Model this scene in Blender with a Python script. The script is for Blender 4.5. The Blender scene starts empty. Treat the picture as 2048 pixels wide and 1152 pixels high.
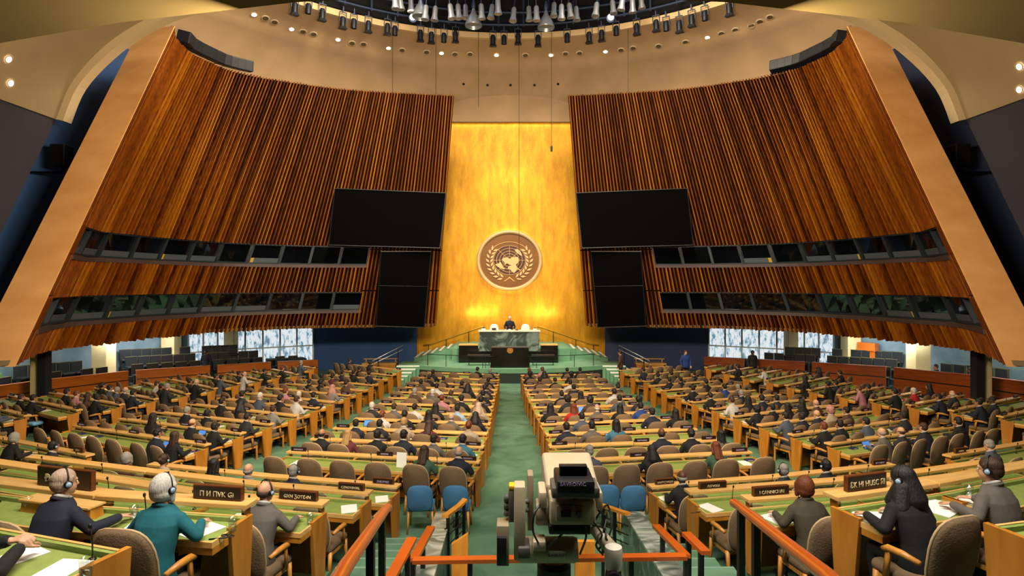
import bpy, bmesh, math, random
from mathutils import Vector, Matrix, Euler
random.seed(11)
PI = math.pi
SC = bpy.context.scene
COL = SC.collection

# ------------------------------------------------------------------ camera, world, large lights, exposure
F, CX, HY, CZ = 1150.0, 1022.0, 568.0, 5.2      # focal length (px of the 2048 frame), axis, horizon, eye height
cam_data = bpy.data.cameras.new('camera')
cam_data.sensor_width = 36.0
cam_data.lens = 36.0 * F / 2048.0
cam_data.shift_x = (1024 - CX) / 2048.0
cam_data.shift_y = (HY - 576) / 2048.0
cam_data.clip_start, cam_data.clip_end = 0.05, 200
cam = bpy.data.objects.new('camera', cam_data)
cam.location = (0, 0, CZ)
cam.rotation_euler = (PI / 2, 0, 0)
COL.objects.link(cam)
SC.camera = cam

world = bpy.data.worlds.new('world')
SC.world = world
world.use_nodes = True
world.node_tree.nodes['Background'].inputs[0].default_value = (0.9, 0.8, 0.65, 1)
world.node_tree.nodes['Background'].inputs[1].default_value = 0.02

SC.view_settings.view_transform = 'Standard'
SC.view_settings.look = 'None'
SC.view_settings.exposure = 0.0
SC.view_settings.gamma = 1.0
SC.view_settings.use_curve_mapping = False

def lamp(name, kind, loc, target, power, color, size=1.0, size_y=None, spot=60, blend=0.5, spread=180):
    d = bpy.data.lights.new(name, kind)
    d.energy = power
    d.color = color
    if kind == 'AREA':
        d.size = size
        if size_y:
            d.shape = 'RECTANGLE'
            d.size_y = size_y
        d.spread = math.radians(spread)
    elif kind == 'SPOT':
        d.spot_size = math.radians(spot)
        d.spot_blend = blend
        d.shadow_soft_size = size
    else:
        d.shadow_soft_size = size
    o = bpy.data.objects.new(name, d)
    o.location = loc
    v = Vector(target) - Vector(loc)
    o.rotation_euler = v.to_track_quat('-Z', 'Y').to_euler()
    COL.objects.link(o)
    return o

WARM = (1.0, 0.83, 0.60)
NEUT = (1.0, 0.92, 0.78)
# the lighting rig in the ceiling opening
lamp('rig_lamp', 'AREA', (0, 18, 20.5), (0, 17.0, 0), 6000, NEUT, 5, 4)
lamp('rig_lamp', 'AREA', (-5, 24, 20.3), (-13, 25, 4.5), 1800, WARM, 3)
lamp('rig_lamp', 'AREA', (5, 24, 20.3), (13, 25, 4.5), 1350, WARM, 3)
lamp('rig_lamp', 'SPOT', (-2.5, 29.5, 18.8), (0, 31.5, 0.6), 5000, NEUT, 0.5, spot=36)
lamp('rig_lamp', 'SPOT', (2.5, 29.5, 18.8), (0, 32.0, 0.6), 5000, NEUT, 0.5, spot=36)
lamp('rig_blue_fill', 'POINT', (-4, 28.5, 22.0), (0, 0, 0), 45, (0.45, 0.6, 1.0), 0.3)  # added blue fill so the trusses read blue, as is its twin below
lamp('rig_blue_fill', 'POINT', (5, 28.5, 22.0), (0, 0, 0), 45, (0.45, 0.6, 1.0), 0.3)
lamp('rig_lamp', 'SPOT', (-3, 20, 19.2), (-3, 12.5, 1.0), 3600, (1.0, 0.93, 0.8), 0.5, spot=50, blend=0.9)
lamp('rig_lamp', 'SPOT', (3, 20, 19.2), (3.5, 12.5, 1.0), 3600, (1.0, 0.93, 0.8), 0.5, spot=50, blend=0.9)
# added fill lights out of view for the wings, dome and nearest rows
lamp('front_fill', 'AREA', (-3, 9.1, 8.3), (-14, 20, 6), 1200, WARM, 2.5, 1)
lamp('front_fill', 'AREA', (3, 9.1, 8.3), (14, 20, 6), 1000, WARM, 2.5, 1)
lamp('front_fill', 'AREA', (0, 9.0, 8.3), (0, 34, 17), 1900, (1.0, 0.82, 0.58), 3, 1)
lamp('front_fill', 'AREA', (0, 4.2, 9.1), (0, 6.5, 2.5), 1080, NEUT, 8, 2, spread=140)
# wall washers of the gold wall: one row in the top cove, one on the platform behind the rostrum
lamp('cove_lamp', 'AREA', (0, 36.75, 15.55), (0, 37.0, 14.6), 60, (1.0, 0.84, 0.45), 9, 0.12)
halo = lamp('emblem_backlight', 'AREA', (-0.1, 36.82, 6.72), (-0.1, 38, 6.72), 75, (1.0, 0.84, 0.42), 4.1)
halo.data.shape = 'DISK'
lamp('wall_washer', 'AREA', (-1.9, 35.7, 3.3), (-1.5, 37.0, 4.3), 42, (1.0, 0.78, 0.40), 2.2, 0.3)
lamp('wall_washer', 'AREA', (1.9, 35.7, 3.3), (1.5, 37.0, 4.3), 42, (1.0, 0.78, 0.40), 2.2, 0.3)
lamp('rig_lamp', 'SPOT', (0, 26, 18.5), (0, 37, 7.5), 4200, (1.0, 0.84, 0.5), 0.6, spot=40)
# lights under the galleries
for sx in (-1, 1):
    lamp('gallery_light', 'AREA', (sx * 18.5, 28.5, 2.7), (sx * 19.5, 29, 0), 190, (0.95, 0.97, 1.0), 4, 1)
    lamp('gallery_light', 'AREA', (sx * 10.0, 34.2, 3.6), (sx * 9.5, 36.6, 1.2), 90 if sx < 0 else 45, (0.9, 0.95, 1.0), 3, 0.6)  # added fill that brightens the blue walls beside the gold wall
    lamp('gallery_light', 'AREA', (sx * 20.0, 23.0, 2.7), (sx * 21, 23, 0), 110, (1.0, 0.95, 0.8), 3, 1)

# ------------------------------------------------------------------ helpers
def lin(h):
    h = h.lstrip('#')
    c = [int(h[i:i + 2], 16) / 255 for i in (0, 2, 4)]
    return tuple((x / 12.92 if x <= 0.04045 else ((x + 0.055) / 1.055) ** 2.4) for x in c) + (1,)

def P(px, py, Y):
    return Vector(((px - CX) * Y / F, Y, CZ - (py - HY) * Y / F))

MATS = {}
def mat(name, col, rough=0.6, metal=0.0, var=0.0, scale=6.0, stretch=(1, 1, 1), bump=0.0, emit=0.0, col2=None, spec=0.5, coords='Object', detail=3, dist=0.0, ramp=(0.33, 0.67)):
    if name in MATS:
        return MATS[name]
    m = bpy.data.materials.new(name)
    m.use_nodes = True
    nt = m.node_tree
    b = nt.nodes['Principled BSDF']
    c = lin(col)
    b.inputs['Base Color'].default_value = c
    b.inputs['Roughness'].default_value = rough
    b.inputs['Metallic'].default_value = metal
    b.inputs['Specular IOR Level'].default_value = spec
    if emit:
        b.inputs['Emission Color'].default_value = c
        b.inputs['Emission Strength'].default_value = emit
    if var or bump:
        tc = nt.nodes.new('ShaderNodeTexCoord')
        mp = nt.nodes.new('ShaderNodeMapping')
        mp.inputs['Scale'].default_value = stretch
        nz = nt.nodes.new('ShaderNodeTexNoise')
        nz.inputs['Scale'].default_value = scale
        nz.inputs['Detail'].default_value = detail
        nz.inputs['Distortion'].default_value = dist
        nt.links.new(tc.outputs[coords], mp.inputs[0])
        nt.links.new(mp.outputs[0], nz.inputs['Vector'])
        if var:
            rp = nt.nodes.new('ShaderNodeValToRGB')
            c2 = lin(col2) if col2 else tuple(x * (1 - var) for x in c[:3]) + (1,)
            rp.color_ramp.elements[0].position, rp.color_ramp.elements[1].position = ramp
            rp.color_ramp.elements[0].color = c2
            rp.color_ramp.elements[1].color = c if col2 else tuple(min(1, x * (1 + var * 0.5)) for x in c[:3]) + (1,)
            nt.links.new(nz.outputs['Fac'], rp.inputs[0])
            nt.links.new(rp.outputs[0], b.inputs['Base Color'])
        if bump:
            bp = nt.nodes.new('ShaderNodeBump')
            bp.inputs['Strength'].default_value = bump
            bp.inputs['Distance'].default_value = 0.02
            nt.links.new(nz.outputs['Fac'], bp.inputs['Height'])
            nt.links.new(bp.outputs[0], b.inputs['Normal'])
    MATS[name] = m
    return m

def glass_mat(name, tint=(0.9, 1, 0.95, 1), fac=0.9, rough=0.03):
    if name in MATS:
        return MATS[name]
    m = bpy.data.materials.new(name)
    m.use_nodes = True
    nt = m.node_tree
    nt.nodes.remove(nt.nodes['Principled BSDF'])
    t = nt.nodes.new('ShaderNodeBsdfTransparent')
    t.inputs[0].default_value = tint
    g = nt.nodes.new('ShaderNodeBsdfGlossy')
    g.inputs['Roughness'].default_value = rough
    mx = nt.nodes.new('ShaderNodeMixShader')
    mx.inputs[0].default_value = 1 - fac
    nt.links.new(t.outputs[0], mx.inputs[1])
    nt.links.new(g.outputs[0], mx.inputs[2])
    nt.links.new(mx.outputs[0], nt.nodes['Material Output'].inputs[0])
    MATS[name] = m
    return m

class MB:
    """collects faces for one mesh"""
    def __init__(s):
        s.v, s.f, s.m, s.c = [], [], [], []
        s.mi, s.tone = 0, 0.5
    def add(s, vs, fs):
        n = len(s.v)
        s.v += [tuple(v) for v in vs]
        s.c += [s.tone] * len(vs)
        for f in fs:
            s.f.append([n + i for i in f])
            s.m.append(s.mi)
        return s
    def hexa(s, p):      # 4 bottom + 4 top corners
        return s.add(p, [(3, 2, 1, 0), (4, 5, 6, 7), (0, 1, 5, 4), (1, 2, 6, 5), (2, 3, 7, 6), (3, 0, 4, 7)])
    def box(s, lo, hi):
        (a, b, c), (d, e, f) = lo, hi
        return s.hexa([(a, b, c), (d, b, c), (d, e, c), (a, e, c), (a, b, f), (d, b, f), (d, e, f), (a, e, f)])
    def rbox(s, lo, hi, r):     # box with bevelled vertical and top edges
        bm = bmesh.new()
        bmesh.ops.create_cube(bm, size=1)
        for v in bm.verts:
            v.co = Vector([lo[i] + (v.co[i] + 0.5) * (hi[i] - lo[i]) for i in range(3)])
        bmesh.ops.bevel(bm, geom=list(bm.edges), offset=r, segments=2, affect='EDGES', profile=0.5)
        bm.verts.index_update()
        s.add([v.co.copy() for v in bm.verts], [[v.index for v in f.verts] for f in bm.faces])
        bm.free()
        return s
    def beam(s, p0, p1, w, h, up=(0, 0, 1)):   # rectangular bar p0->p1
        p0, p1 = Vector(p0), Vector(p1)
        d = (p1 - p0).normalized()
        u = Vector(up)
        sd = d.cross(u)
        if sd.length < 1e-5:
            sd = d.cross(Vector((0, 1, 0)))
        sd.normalize()
        u = sd.cross(d).normalized()
        a, b = sd * w / 2, u * h / 2
        return s.hexa([p0 - a - b, p0 + a - b, p1 + a - b, p1 - a - b, p0 - a + b, p0 + a + b, p1 + a + b, p1 - a + b])
    def tube(s, pts, r, n=8, caps=True):
        pts = [Vector(p) for p in pts]
        rr = r if isinstance(r, (list, tuple)) else [r] * len(pts)
        vs, fs = [], []
        ref = None
        for i, p in enumerate(pts):
            d = (pts[min(i + 1, len(pts) - 1)] - pts[max(i - 1, 0)]).normalized()
            if ref is None:
                ref = d.orthogonal().normalized()
            ref = (ref - d * ref.dot(d))
            ref = ref.normalized() if ref.length > 1e-6 else d.orthogonal().normalized()
            o = d.cross(ref)
            for k in range(n):
                a = 2 * PI * k / n
                vs.append(p + (ref * math.cos(a) + o * math.sin(a)) * rr[i])
        for i in range(len(pts) - 1):
            for k in range(n):
                k2 = (k + 1) % n
                fs.append((i * n + k, i * n + k2, (i + 1) * n + k2, (i + 1) * n + k))
        if caps:
            fs.append(tuple(range(n))[::-1])
            fs.append(tuple((len(pts) - 1) * n + k for k in range(n)))
        return s.add(vs, fs)
    def lathe(s, prof, c=(0, 0, 0), n=20, axis='z', closed=True):   # prof: (r, h)
        vs, fs = [], []
        for (r, h) in prof:
            for k in range(n):
                a = 2 * PI * k / n
                x, y = r * math.cos(a), r * math.sin(a)
                q = (x, y, h) if axis == 'z' else ((x, h, y) if axis == 'y' else (h, x, y))
                vs.append((q[0] + c[0], q[1] + c[1], q[2] + c[2]))
        for i in range(len(prof) - 1):
            for k in range(n):
                k2 = (k + 1) % n
                fs.append((i * n + k, i * n + k2, (i + 1) * n + k2, (i + 1) * n + k))
        if closed:
            fs.append(tuple(range(n))[::-1])
            fs.append(tuple((len(prof) - 1) * n + k for k in range(n)))
        return s.add(vs, fs)
    def ell(s, c, r, n=14, m=9, rx=0.0):
        vs, fs = [], []
        R = Matrix.Rotation(rx, 3, 'X')
        for i in range(m + 1):
            t = PI * i / m
            for k in range(n):
                a = 2 * PI * k / n
                q = R @ Vector((r[0] * math.sin(t) * math.cos(a), r[1] * math.sin(t) * math.sin(a), r[2] * math.cos(t)))
                vs.append(q + Vector(c))
        for i in range(m):
            for k in range(n):
                k2 = (k + 1) % n
                fs.append((i * n + k, (i + 1) * n + k, (i + 1) * n + k2, i * n + k2))
        return s.add(vs, fs)
    def cap(s, p0, p1, r0, r1, n=10):
        p0, p1 = Vector(p0), Vector(p1)
        d = (p1 - p0).normalized()
        pts, rr = [], []
        for t in (0.999, 0.8, 0.45):
            pts.append(p0 - d * r0 * t); rr.append(r0 * math.sqrt(max(0.0, 1 - t * t)))
        pts += [p0, p1]; rr += [r0, r1]
        for t in (0.45, 0.8, 0.999):
            pts.append(p1 + d * r1 * t); rr.append(r1 * math.sqrt(max(0.0, 1 - t * t)))
        return s.tube(pts, rr, n)
    def loft(s, rings, n=20, p=2.0):     # (cx, cy, cz, rx, ry)
        vs, fs = [], []
        for (cx, cy, cz, rx, ry) in rings:
            for k in range(n):
                a = 2 * PI * k / n
                ca, sa = math.cos(a), math.sin(a)
                e = 2.0 / p
                vs.append((cx + rx * math.copysign(abs(ca) ** e, ca), cy + ry * math.copysign(abs(sa) ** e, sa), cz))
        for i in range(len(rings) - 1):
            for k in range(n):
                k2 = (k + 1) % n
                fs.append((i * n + k, i * n + k2, (i + 1) * n + k2, (i + 1) * n + k))
        fs.append(tuple(range(n))[::-1])
        fs.append(tuple((len(rings) - 1) * n + k for k in range(n)))
        return s.add(vs, fs)
    def prism(s, poly, y0, y1):      # polygon in (x, z) extruded along y
        n = len(poly)
        vs = [(x, y0, z) for x, z in poly] + [(x, y1, z) for x, z in poly]
        fs = [tuple(range(n)), tuple(range(2 * n - 1, n - 1, -1))] + [(i, n + i, n + (i + 1) % n, (i + 1) % n) for i in range(n)]
        return s.add(vs, fs)
    def slab(s, poly, z0, z1):       # polygon in (x, y) extruded along z; z may be callables
        n = len(poly)
        g0 = z0 if callable(z0) else (lambda x, y: z0)
        g1 = z1 if callable(z1) else (lambda x, y: z1)
        vs = [(x, y, g0(x, y)) for x, y in poly] + [(x, y, g1(x, y)) for x, y in poly]
        fs = [tuple(range(n))[::-1], tuple(range(n, 2 * n))] + [(i, (i + 1) % n, n + (i + 1) % n, n + i) for i in range(n)]
        return s.add(vs, fs)
    def mesh(s, name, mats, smooth=False, origin=None):
        me = bpy.data.meshes.new(name)
        vs = s.v if origin is None else [(v[0] - origin[0], v[1] - origin[1], v[2] - origin[2]) for v in s.v]
        me.from_pydata(vs, [], s.f)
        for m in (mats if isinstance(mats, (list, tuple)) else [mats]):
            me.materials.append(m)
        me.polygons.foreach_set('material_index', s.m)
        if smooth:
            me.polygons.foreach_set('use_smooth', [True] * len(s.f))
        at = me.attributes.new('tone', 'FLOAT', 'POINT')
        at.data.foreach_set('value', s.c)
        bm = bmesh.new(); bm.from_mesh(me)
        if smooth == 'weld':
            bmesh.ops.remove_doubles(bm, verts=bm.verts, dist=1e-4)
        bmesh.ops.recalc_face_normals(bm, faces=bm.faces)
        bm.to_mesh(me); bm.free()
        if smooth == 'auto':
            me.set_sharp_from_angle(angle=math.radians(40))
        me.update()
        return me

def link(name, mesh, parent=None, loc=(0, 0, 0), rot=(0, 0, 0), scale=None, mats=None):
    o = bpy.data.objects.new(name, mesh)
    o.location = loc
    o.rotation_euler = rot
    if scale is not None:
        o.scale = scale if hasattr(scale, '__len__') else (scale,) * 3
    COL.objects.link(o)
    if parent is not None:
        o.parent = parent
    if mats:
        for i, m in enumerate(mats if isinstance(mats, (list, tuple)) else [mats]):
            o.material_slots[i].link = 'OBJECT'
            o.material_slots[i].material = m
    return o

def tag(o, label, cat, group=None):
    o['label'] = label
    o['category'] = cat
    if group:
        o['group'] = group
    return o

def thing(name, label, cat, loc=(0, 0, 0), rot=(0, 0, 0), group=None, scale=None):
    o = bpy.data.objects.new(name, None)
    o.empty_display_size = 0.1
    o.location = loc
    o.rotation_euler = rot
    if scale is not None:
        o.scale = (scale,) * 3
    COL.objects.link(o)
    return tag(o, label, cat, group)

def struct(name, mb, mats, smooth=False):
    o = link(name, mb.mesh(name, mats, smooth) if isinstance(mb, MB) else mb)
    o['kind'] = 'structure'
    return o

ORD = ['zeroth', 'first', 'second', 'third', 'fourth', 'fifth', 'sixth', 'seventh', 'eighth', 'ninth', 'tenth', 'eleventh', 'twelfth',
       'thirteenth', 'fourteenth', 'fifteenth', 'sixteenth', 'seventeenth', 'eighteenth', 'nineteenth', 'twentieth', 'twenty-first',
       'twenty-second', 'twenty-third', 'twenty-fourth', 'twenty-fifth', 'twenty-sixth', 'twenty-seventh', 'twenty-eighth', 'twenty-ninth', 'thirtieth'] + ['thirty-' + w for w in ('first', 'second', 'third', 'fourth', 'fifth', 'sixth', 'seventh', 'eighth', 'ninth')]

def wood(name, c1, c2, rough=0.4, scale=3.0, stretch=(1, 8, 8)):
    return mat(name, c1, rough, 0, 0.3, scale, stretch, 0.0, col2=c2, detail=5)

M_RAIL = wood('rail_maple', '#e2b672', '#d3a058', 0.28, 2.0, (1, 9, 9))
M_DESK = wood('desk_oak', '#c9872f', '#b06f20', 0.4, 2.0, (6, 6, 1))
M_PANEL = wood('panel_oak', '#c07e2c', '#a5661c', 0.42, 1.6, (5, 5, 1))
M_GREEN = mat('desk_leather', '#86964a', 0.6, 0, 0.12, 14)
M_TAN = mat('chair_fabric', '#745d43', 0.85, 0, 0.14, 60, bump=0.25)
M_PIPE = mat('chair_piping', '#b79a72', 0.7)
M_LEG = wood('leg_wood', '#c98a3c', '#a96c26', 0.4, 4, (5, 5, 1))
M_BLUE = mat('blue_fabric', '#3d7096', 0.85, 0, 0.12, 60, bump=0.2)
M_BLUEL = mat('pale_blue_fabric', '#76b1e0', 0.8, 0, 0.1, 40)
M_BLACK = mat('black_plastic', '#0c0c0e', 0.45)
M_DARK = mat('dark_metal', '#17181b', 0.4, 0.6)
M_CARPET = mat('green_carpet', '#5f866a', 0.95, 0, 0.25, 0.9, bump=0.3, col2='#3d614a', detail=9, dist=1.0)
M_NAVY = mat('navy_wall_paint', '#35578a', 0.8, 0, 0.12, 0.5)
M_PAPER = mat('white_paper', '#eceae4', 0.8, 0, 0.04, 9)
M_PLATE = mat('plate_face', '#20100d', 0.4)
M_LETTER = mat('plate_letter', '#b6aed8', 0.5)
M_LETTERC = mat('plate_letter_cream', '#d9c79a', 0.5)
M_BROWNP = wood('plate_frame', '#6b3a18', '#54290f', 0.4)
M_CREAM = mat('cream_paint', '#d9c48c', 0.7, 0, 0.06, 2)
M_REDWOOD = wood('redwood', '#a8501c', '#863a12', 0.35, 1.2, (1, 1, 8))
M_ORANGEWOOD = wood('orange_wood', '#c4691f', '#a85414', 0.35, 1.2, (1, 1, 8))
M_HANDRAIL = wood('handrail_wood', '#b4551a', '#a84c15', 0.18, 1.5, (1, 1, 1))
M_GLASS = glass_mat('clear_glass')
M_WHITE = mat('white_plastic', '#d8d6d0', 0.5)

# ------------------------------------------------------------------ the hall
SL = 0.0452
def fz(x, y):            # sloping main floor
    return CZ - 3.84 - SL * y
RAILH = 0.84             # height of a desk rail over its floor

def ray_plane_rail(px, py):
    Y = F * 3.0 / (py - HY - F * SL)
    return P(px, py, Y)
def ray_z(px, py, z):    # point seen at (px, py) on the level z (relative to the eye)
    return P(px, py, -z * F / (py - HY))

# --- main floor and the stepped terraces near the camera
floor = MB()
floor.add([(-30, 0, -1.2), (30, 0, -1.2), (30, 38, -1.2), (-30, 38, -1.2)], [(0, 1, 2, 3)])
N = 24
vs = [(x, y, fz(x, y)) for y in (2.0, 10, 20, 37.5) for x in (-27, -9, 9, 27)]
floor.add(vs, [(r * 4 + c, r * 4 + c + 1, r * 4 + c + 5, r * 4 + c + 4) for r in range(3) for c in range(3)])
fl = struct('floor', floor, M_CARPET)

def terrace(pts, depth, z, z_low, name):
    """carpeted tier under a row; pts is the rail line (left to right, world), depth towards the camera"""
    mb = MB()
    lo, hi = [], []
    n = len(pts)
    for i, p in enumerate(pts):
        a, b = pts[max(i - 1, 0)], pts[min(i + 1, n - 1)]
        d = (b - a); d.z = 0; d.normalize()
        nr = Vector((-d.y, d.x, 0))
        lo.append(p + nr * 0.08); hi.append(p - nr * depth)
    for i in range(n - 1):
        q = [hi[i], hi[i + 1], lo[i + 1], lo[i]]
        mb.hexa([(v.x, v.y, z_low) for v in q] + [(v.x, v.y, z) for v in q])
    o = struct(name, mb, M_CARPET)
    return o

# --- slatted wing walls
BOT = [(24, 730), (49, 716), (94, 700.6), (191, 688.5), (260, 680), (382, 667.6), (500, 661), (604, 657), (755, 655), (873, 652)]
TOP = [(345, 52), (347, 73), (365, 94), (382, 108), (417, 125), (451, 139), (500, 151), (556, 161), (700, 180.5), (908, 192)]
ZB, ZT = -2.345, 10.3
B3 = [ray_z(px, py, ZB) for px, py in BOT]
T3 = [P(px, py, ZT * F / (HY - py)) for px, py in TOP]

def arc_sampler(pts):
    # smooth resample by arc length (Catmull-Rom)
    out = []
    for i in range(len(pts) - 1):
        p0, p1, p2, p3 = pts[max(i - 1, 0)], pts[i], pts[i + 1], pts[min(i + 2, len(pts) - 1)]
        for k in range(12):
            t = k / 12
            out.append(0.5 * ((2 * p1) + (p2 - p0) * t + (2 * p0 - 5 * p1 + 4 * p2 - p3) * t * t + (3 * p1 - p0 - 3 * p2 + p3) * t ** 3))
    out.append(pts[-1].copy())
    acc = [0]
    for a, b in zip(out, out[1:]):
        acc.append(acc[-1] + (b - a).length)
    L = acc[-1]
    def f(t):
        s = min(max(t, 0), 1) * L
        for i in range(len(acc) - 1):
            if acc[i + 1] >= s:
                u = (s - acc[i]) / max(acc[i + 1] - acc[i], 1e-9)
                return out[i].lerp(out[i + 1], u)
        return out[-1].copy()
    return f
fB, fT = arc_sampler(B3), arc_sampler(T3)
def S(t, v, off=0.0):
    p = fB(t).lerp(fT(t), v)
    if off:
        e = 0.01
        tg = fB(min(t + e, 1)).lerp(fT(min(t + e, 1)), v) - fB(max(t - e, 0)).lerp(fT(max(t - e, 0)), v)
        up = fT(t) - fB(t)
        n = tg.cross(up).normalized()      # towards the hall
        p = p + n * off
    return p

def find_t(px, v):
    lo, hi = 0.0, 1.0
    for _ in range(40):
        m = (lo + hi) / 2
        p = S(m, v)
        if CX + p.x * F / p.y < px: lo = m
        else: hi = m
    return lo
V1, V2, V3, V4 = 0.075, 0.152, 0.266, 0.345       # the two window bands
TW0 = 0.055
TLOW, TUP = find_t(726, 0.11), find_t(737, 0.30)

slat_m = bpy.data.materials.new('slat_wood')
slat_m.use_nodes = True
nt = slat_m.node_tree
b = nt.nodes['Principled BSDF']
b.inputs['Roughness'].default_value = 0.6
b.inputs['Specular IOR Level'].default_value = 0.05
at = nt.nodes.new('ShaderNodeAttribute'); at.attribute_name = 'tone'
rp = nt.nodes.new('ShaderNodeValToRGB')
rp.color_ramp.elements[0].color = lin('#391704'); rp.color_ramp.elements[0].position = 0.0
rp.color_ramp.elements[1].color = lin('#985a12'); rp.color_ramp.elements[1].position = 1.0
e = rp.color_ramp.elements.new(0.5); e.color = lin('#743a0b')
tcn = nt.nodes.new('ShaderNodeTexCoord'); mpn = nt.nodes.new('ShaderNodeMapping'); mpn.inputs['Scale'].default_value = (3, 3, 0.35)
nz = nt.nodes.new('ShaderNodeTexNoise'); nz.inputs['Scale'].default_value = 2.5; nz.inputs['Detail'].default_value = 5
ma = nt.nodes.new('ShaderNodeMath'); ma.operation = 'MULTIPLY_ADD'; ma.inputs[1].default_value = 0.9; ma.inputs[2].default_value = -0.45
mb2 = nt.nodes.new('ShaderNodeMath'); mb2.operation = 'ADD'
nt.links.new(tcn.outputs['Object'], mpn.inputs[0]); nt.links.new(mpn.outputs[0], nz.inputs['Vector'])
nt.links.new(nz.outputs['Fac'], ma.inputs[0]); nt.links.new(ma.outputs[0], mb2.inputs[0]); nt.links.new(at.outputs['Fac'], mb2.inputs[1])
nt.links.new(mb2.outputs[0], rp.inputs[0]); nt.links.new(rp.outputs[0], b.inputs['Base Color'])

M_BACK = mat('slat_backing', '#140904', 0.9, spec=0.05)
M_FACE = wood('wing_face_maple', '#d6a064', '#c88f52', 0.5, 0.5, (1, 1, 3))
M_SILL = mat('window_sill_dark', '#3a2822', 0.6)
M_FRAMEG = mat('window_frame_grey', '#262c33', 0.5, 0.4)
M_PANE = mat('booth_glass_dark', '#06080b', 0.04, 0, spec=0.9)
M_PANEL_G = mat('booth_desk_grey', '#3a4347', 0.6)
M_TAGY = mat('yellow_tag', '#b08a10', 0.6)

WIN = [0]
def wing(sx, side):
    def W(t, v, off=0.0):
        p = S(t, v, off)
        return Vector((p.x * sx, p.y, p.z))
    NT = 40
    back = MB()
    vs = [W(i / NT, j / 6, -0.03 - 0.25 * min(1, i / NT / .15)) for j in range(7) for i in range(NT + 1)]
    back.add(vs, [(j * (NT + 1) + i, j * (NT + 1) + i + 1, (j + 1) * (NT + 1) + i + 1, (j + 1) * (NT + 1) + i) for j in range(6) for i in range(NT)])
    # rear skin, so that the wing has its real thickness
    back.mi = 1
    vs = [W(i / NT, j, -0.04 - 1.26 * min(1, i / NT / .4)) for j in (0, 1) for i in range(NT + 1)]
    back.add(vs, [(i, i + 1, NT + 2 + i, NT + 1 + i) for i in range(NT)])
    for v in (0, 1):
        vs = [W(i / NT, v, -0.02 if o == 0 else -0.04 - 1.26 * min(1, i / NT / .4)) for o in (0, 1) for i in range(NT + 1)]
        back.add(vs, [(i, i + 1, NT + 2 + i, NT + 1 + i) for i in range(NT)])
    root = struct('wall_' + side, back, [M_BACK, M_NAVY])
    def part(name, mb, m, smooth=False):
        return link(name, mb.mesh(name, m, smooth), root)
    rnd = random.Random(5)
    NS = 112
    up, mid, low = MB(), MB(), MB()
    for k in range(NS):
        t = (k + 0.5) / NS
        w = (0.20 + 0.075 * min(1, t / .35)) / NS
        tone = min(1, max(0, rnd.gauss(0.46, 0.2)))
        dd = 0.09 + 0.10 * min(1, t / .3)
        def piece(mb, v0, v1, d=dd):
            mb.tone = tone
            a = [W(t - w, v0, 0), W(t + w, v0, 0), W(t + w * 0.6, v0, d), W(t - w * 0.6, v0, d)]
            c = [W(t - w, v1, 0), W(t + w, v1, 0), W(t + w * 0.6, v1, d), W(t - w * 0.6, v1, d)]
            mb.hexa(a + c)
        inl = TW0 < t < TLOW
        inu = TW0 < t < TUP
        jit = rnd.uniform(-0.003, 0.003)
        if inl:
            piece(low, jit, V1 - 0.012)
        if inu:
            piece(mid, V2 if inl else 0.0 + jit, V3 - 0.012)
            piece(up, V4, 1 + jit * 0.5)
        else:
            piece(low, jit, 0.155)
            piece(mid, 0.16, 0.33)
            piece(up, 0.335, 1 + jit * 0.5)
    for nm, mb in (('upper_slat_panel', up), ('middle_slat_panel', mid), ('lower_slat_panel', low)):
        part(nm, mb, slat_m)
    # plain backing strip seen between the slats
    strip = MB()
    for v0, v1, t1 in ((0, V1, 1), (V2, V3, 1), (V4, 1, 1)):
        n = 40
        vs = [W(i / n * t1, v, -0.03) for v in (v0, v1) for i in range(n + 1)]
        strip.add(vs, [(i, i + 1, n + 2 + i, n + 1 + i) for i in range(n)])
    for t0 in (TLOW, TUP):
        v0, v1 = (V1, V2) if t0 == TLOW else (V3, V4)
        n = 12
        vs = [W(t0 + (1 - t0) * i / n, v, -0.03) for v in (v0, v1) for i in range(n + 1)]
        strip.add(vs, [(i, i + 1, n + 2 + i, n + 1 + i) for i in range(n)])
    part('backing_board', strip, M_BACK)
    # sill and head boards of the window bands
    for v0, v1, tb in ((V1 - 0.012, V1, TLOW), (V3 - 0.012, V3, TUP)):
        mb = MB()
        n = 30
        for i in range(n):
            ta, tc = TW0 + (tb - TW0) * i / n, TW0 + (tb - TW0) * (i + 1) / n
            mb.hexa([W(ta, v0, -0.2), W(tc, v0, -0.2), W(tc, v0, 0.14), W(ta, v0, 0.14), W(ta, v1, -0.2), W(tc, v1, -0.2), W(tc, v1, 0.10), W(ta, v1, 0.10)])
        part('window_sill', mb, M_SILL)
    # the plain end face towards the camera
    ob = Vector((-15.35 * sx * -1 * -1, 16.35, CZ + ZB)); ot = Vector((-14.85 * sx, 23.05, CZ + 10.1))
    ob.x = -15.35 * sx
    mb = MB()
    n = 10
    for i in range(n):
        v0, v1 = i / n, (i + 1) / n
        a, c = W(0, v0, 0.12), W(0, v1, 0.12)
        d, e2 = ob.lerp(ot, v0), ob.lerp(ot, v1)
        sh = Vector((0.03 * sx, -0.14, 0))
        a, c, d, e2 = a + sh, c + sh, d + sh, e2 + sh
        dep = Vector((0, 0.05, 0))
        mb.hexa([d, a, a + dep, d + dep, e2, c, c + dep, e2 + dep])
    part('end_panel', mb, M_FACE)
    mb = MB()   # narrow wood return beside the windows
    for v0, v1 in ((V1, V2), (V3, V4)):
        mb.hexa([W(0, v0, 0), W(TW0, v0, 0), W(TW0, v0, 0.10), W(0, v0, 0.10), W(0, v1, 0), W(TW0, v1, 0), W(TW0, v1, 0.10), W(0, v1, 0.10)])
    part('return_panel', mb, slat_m)
    # outer flank of the wing (seen from the side)
    mb = MB()
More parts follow.
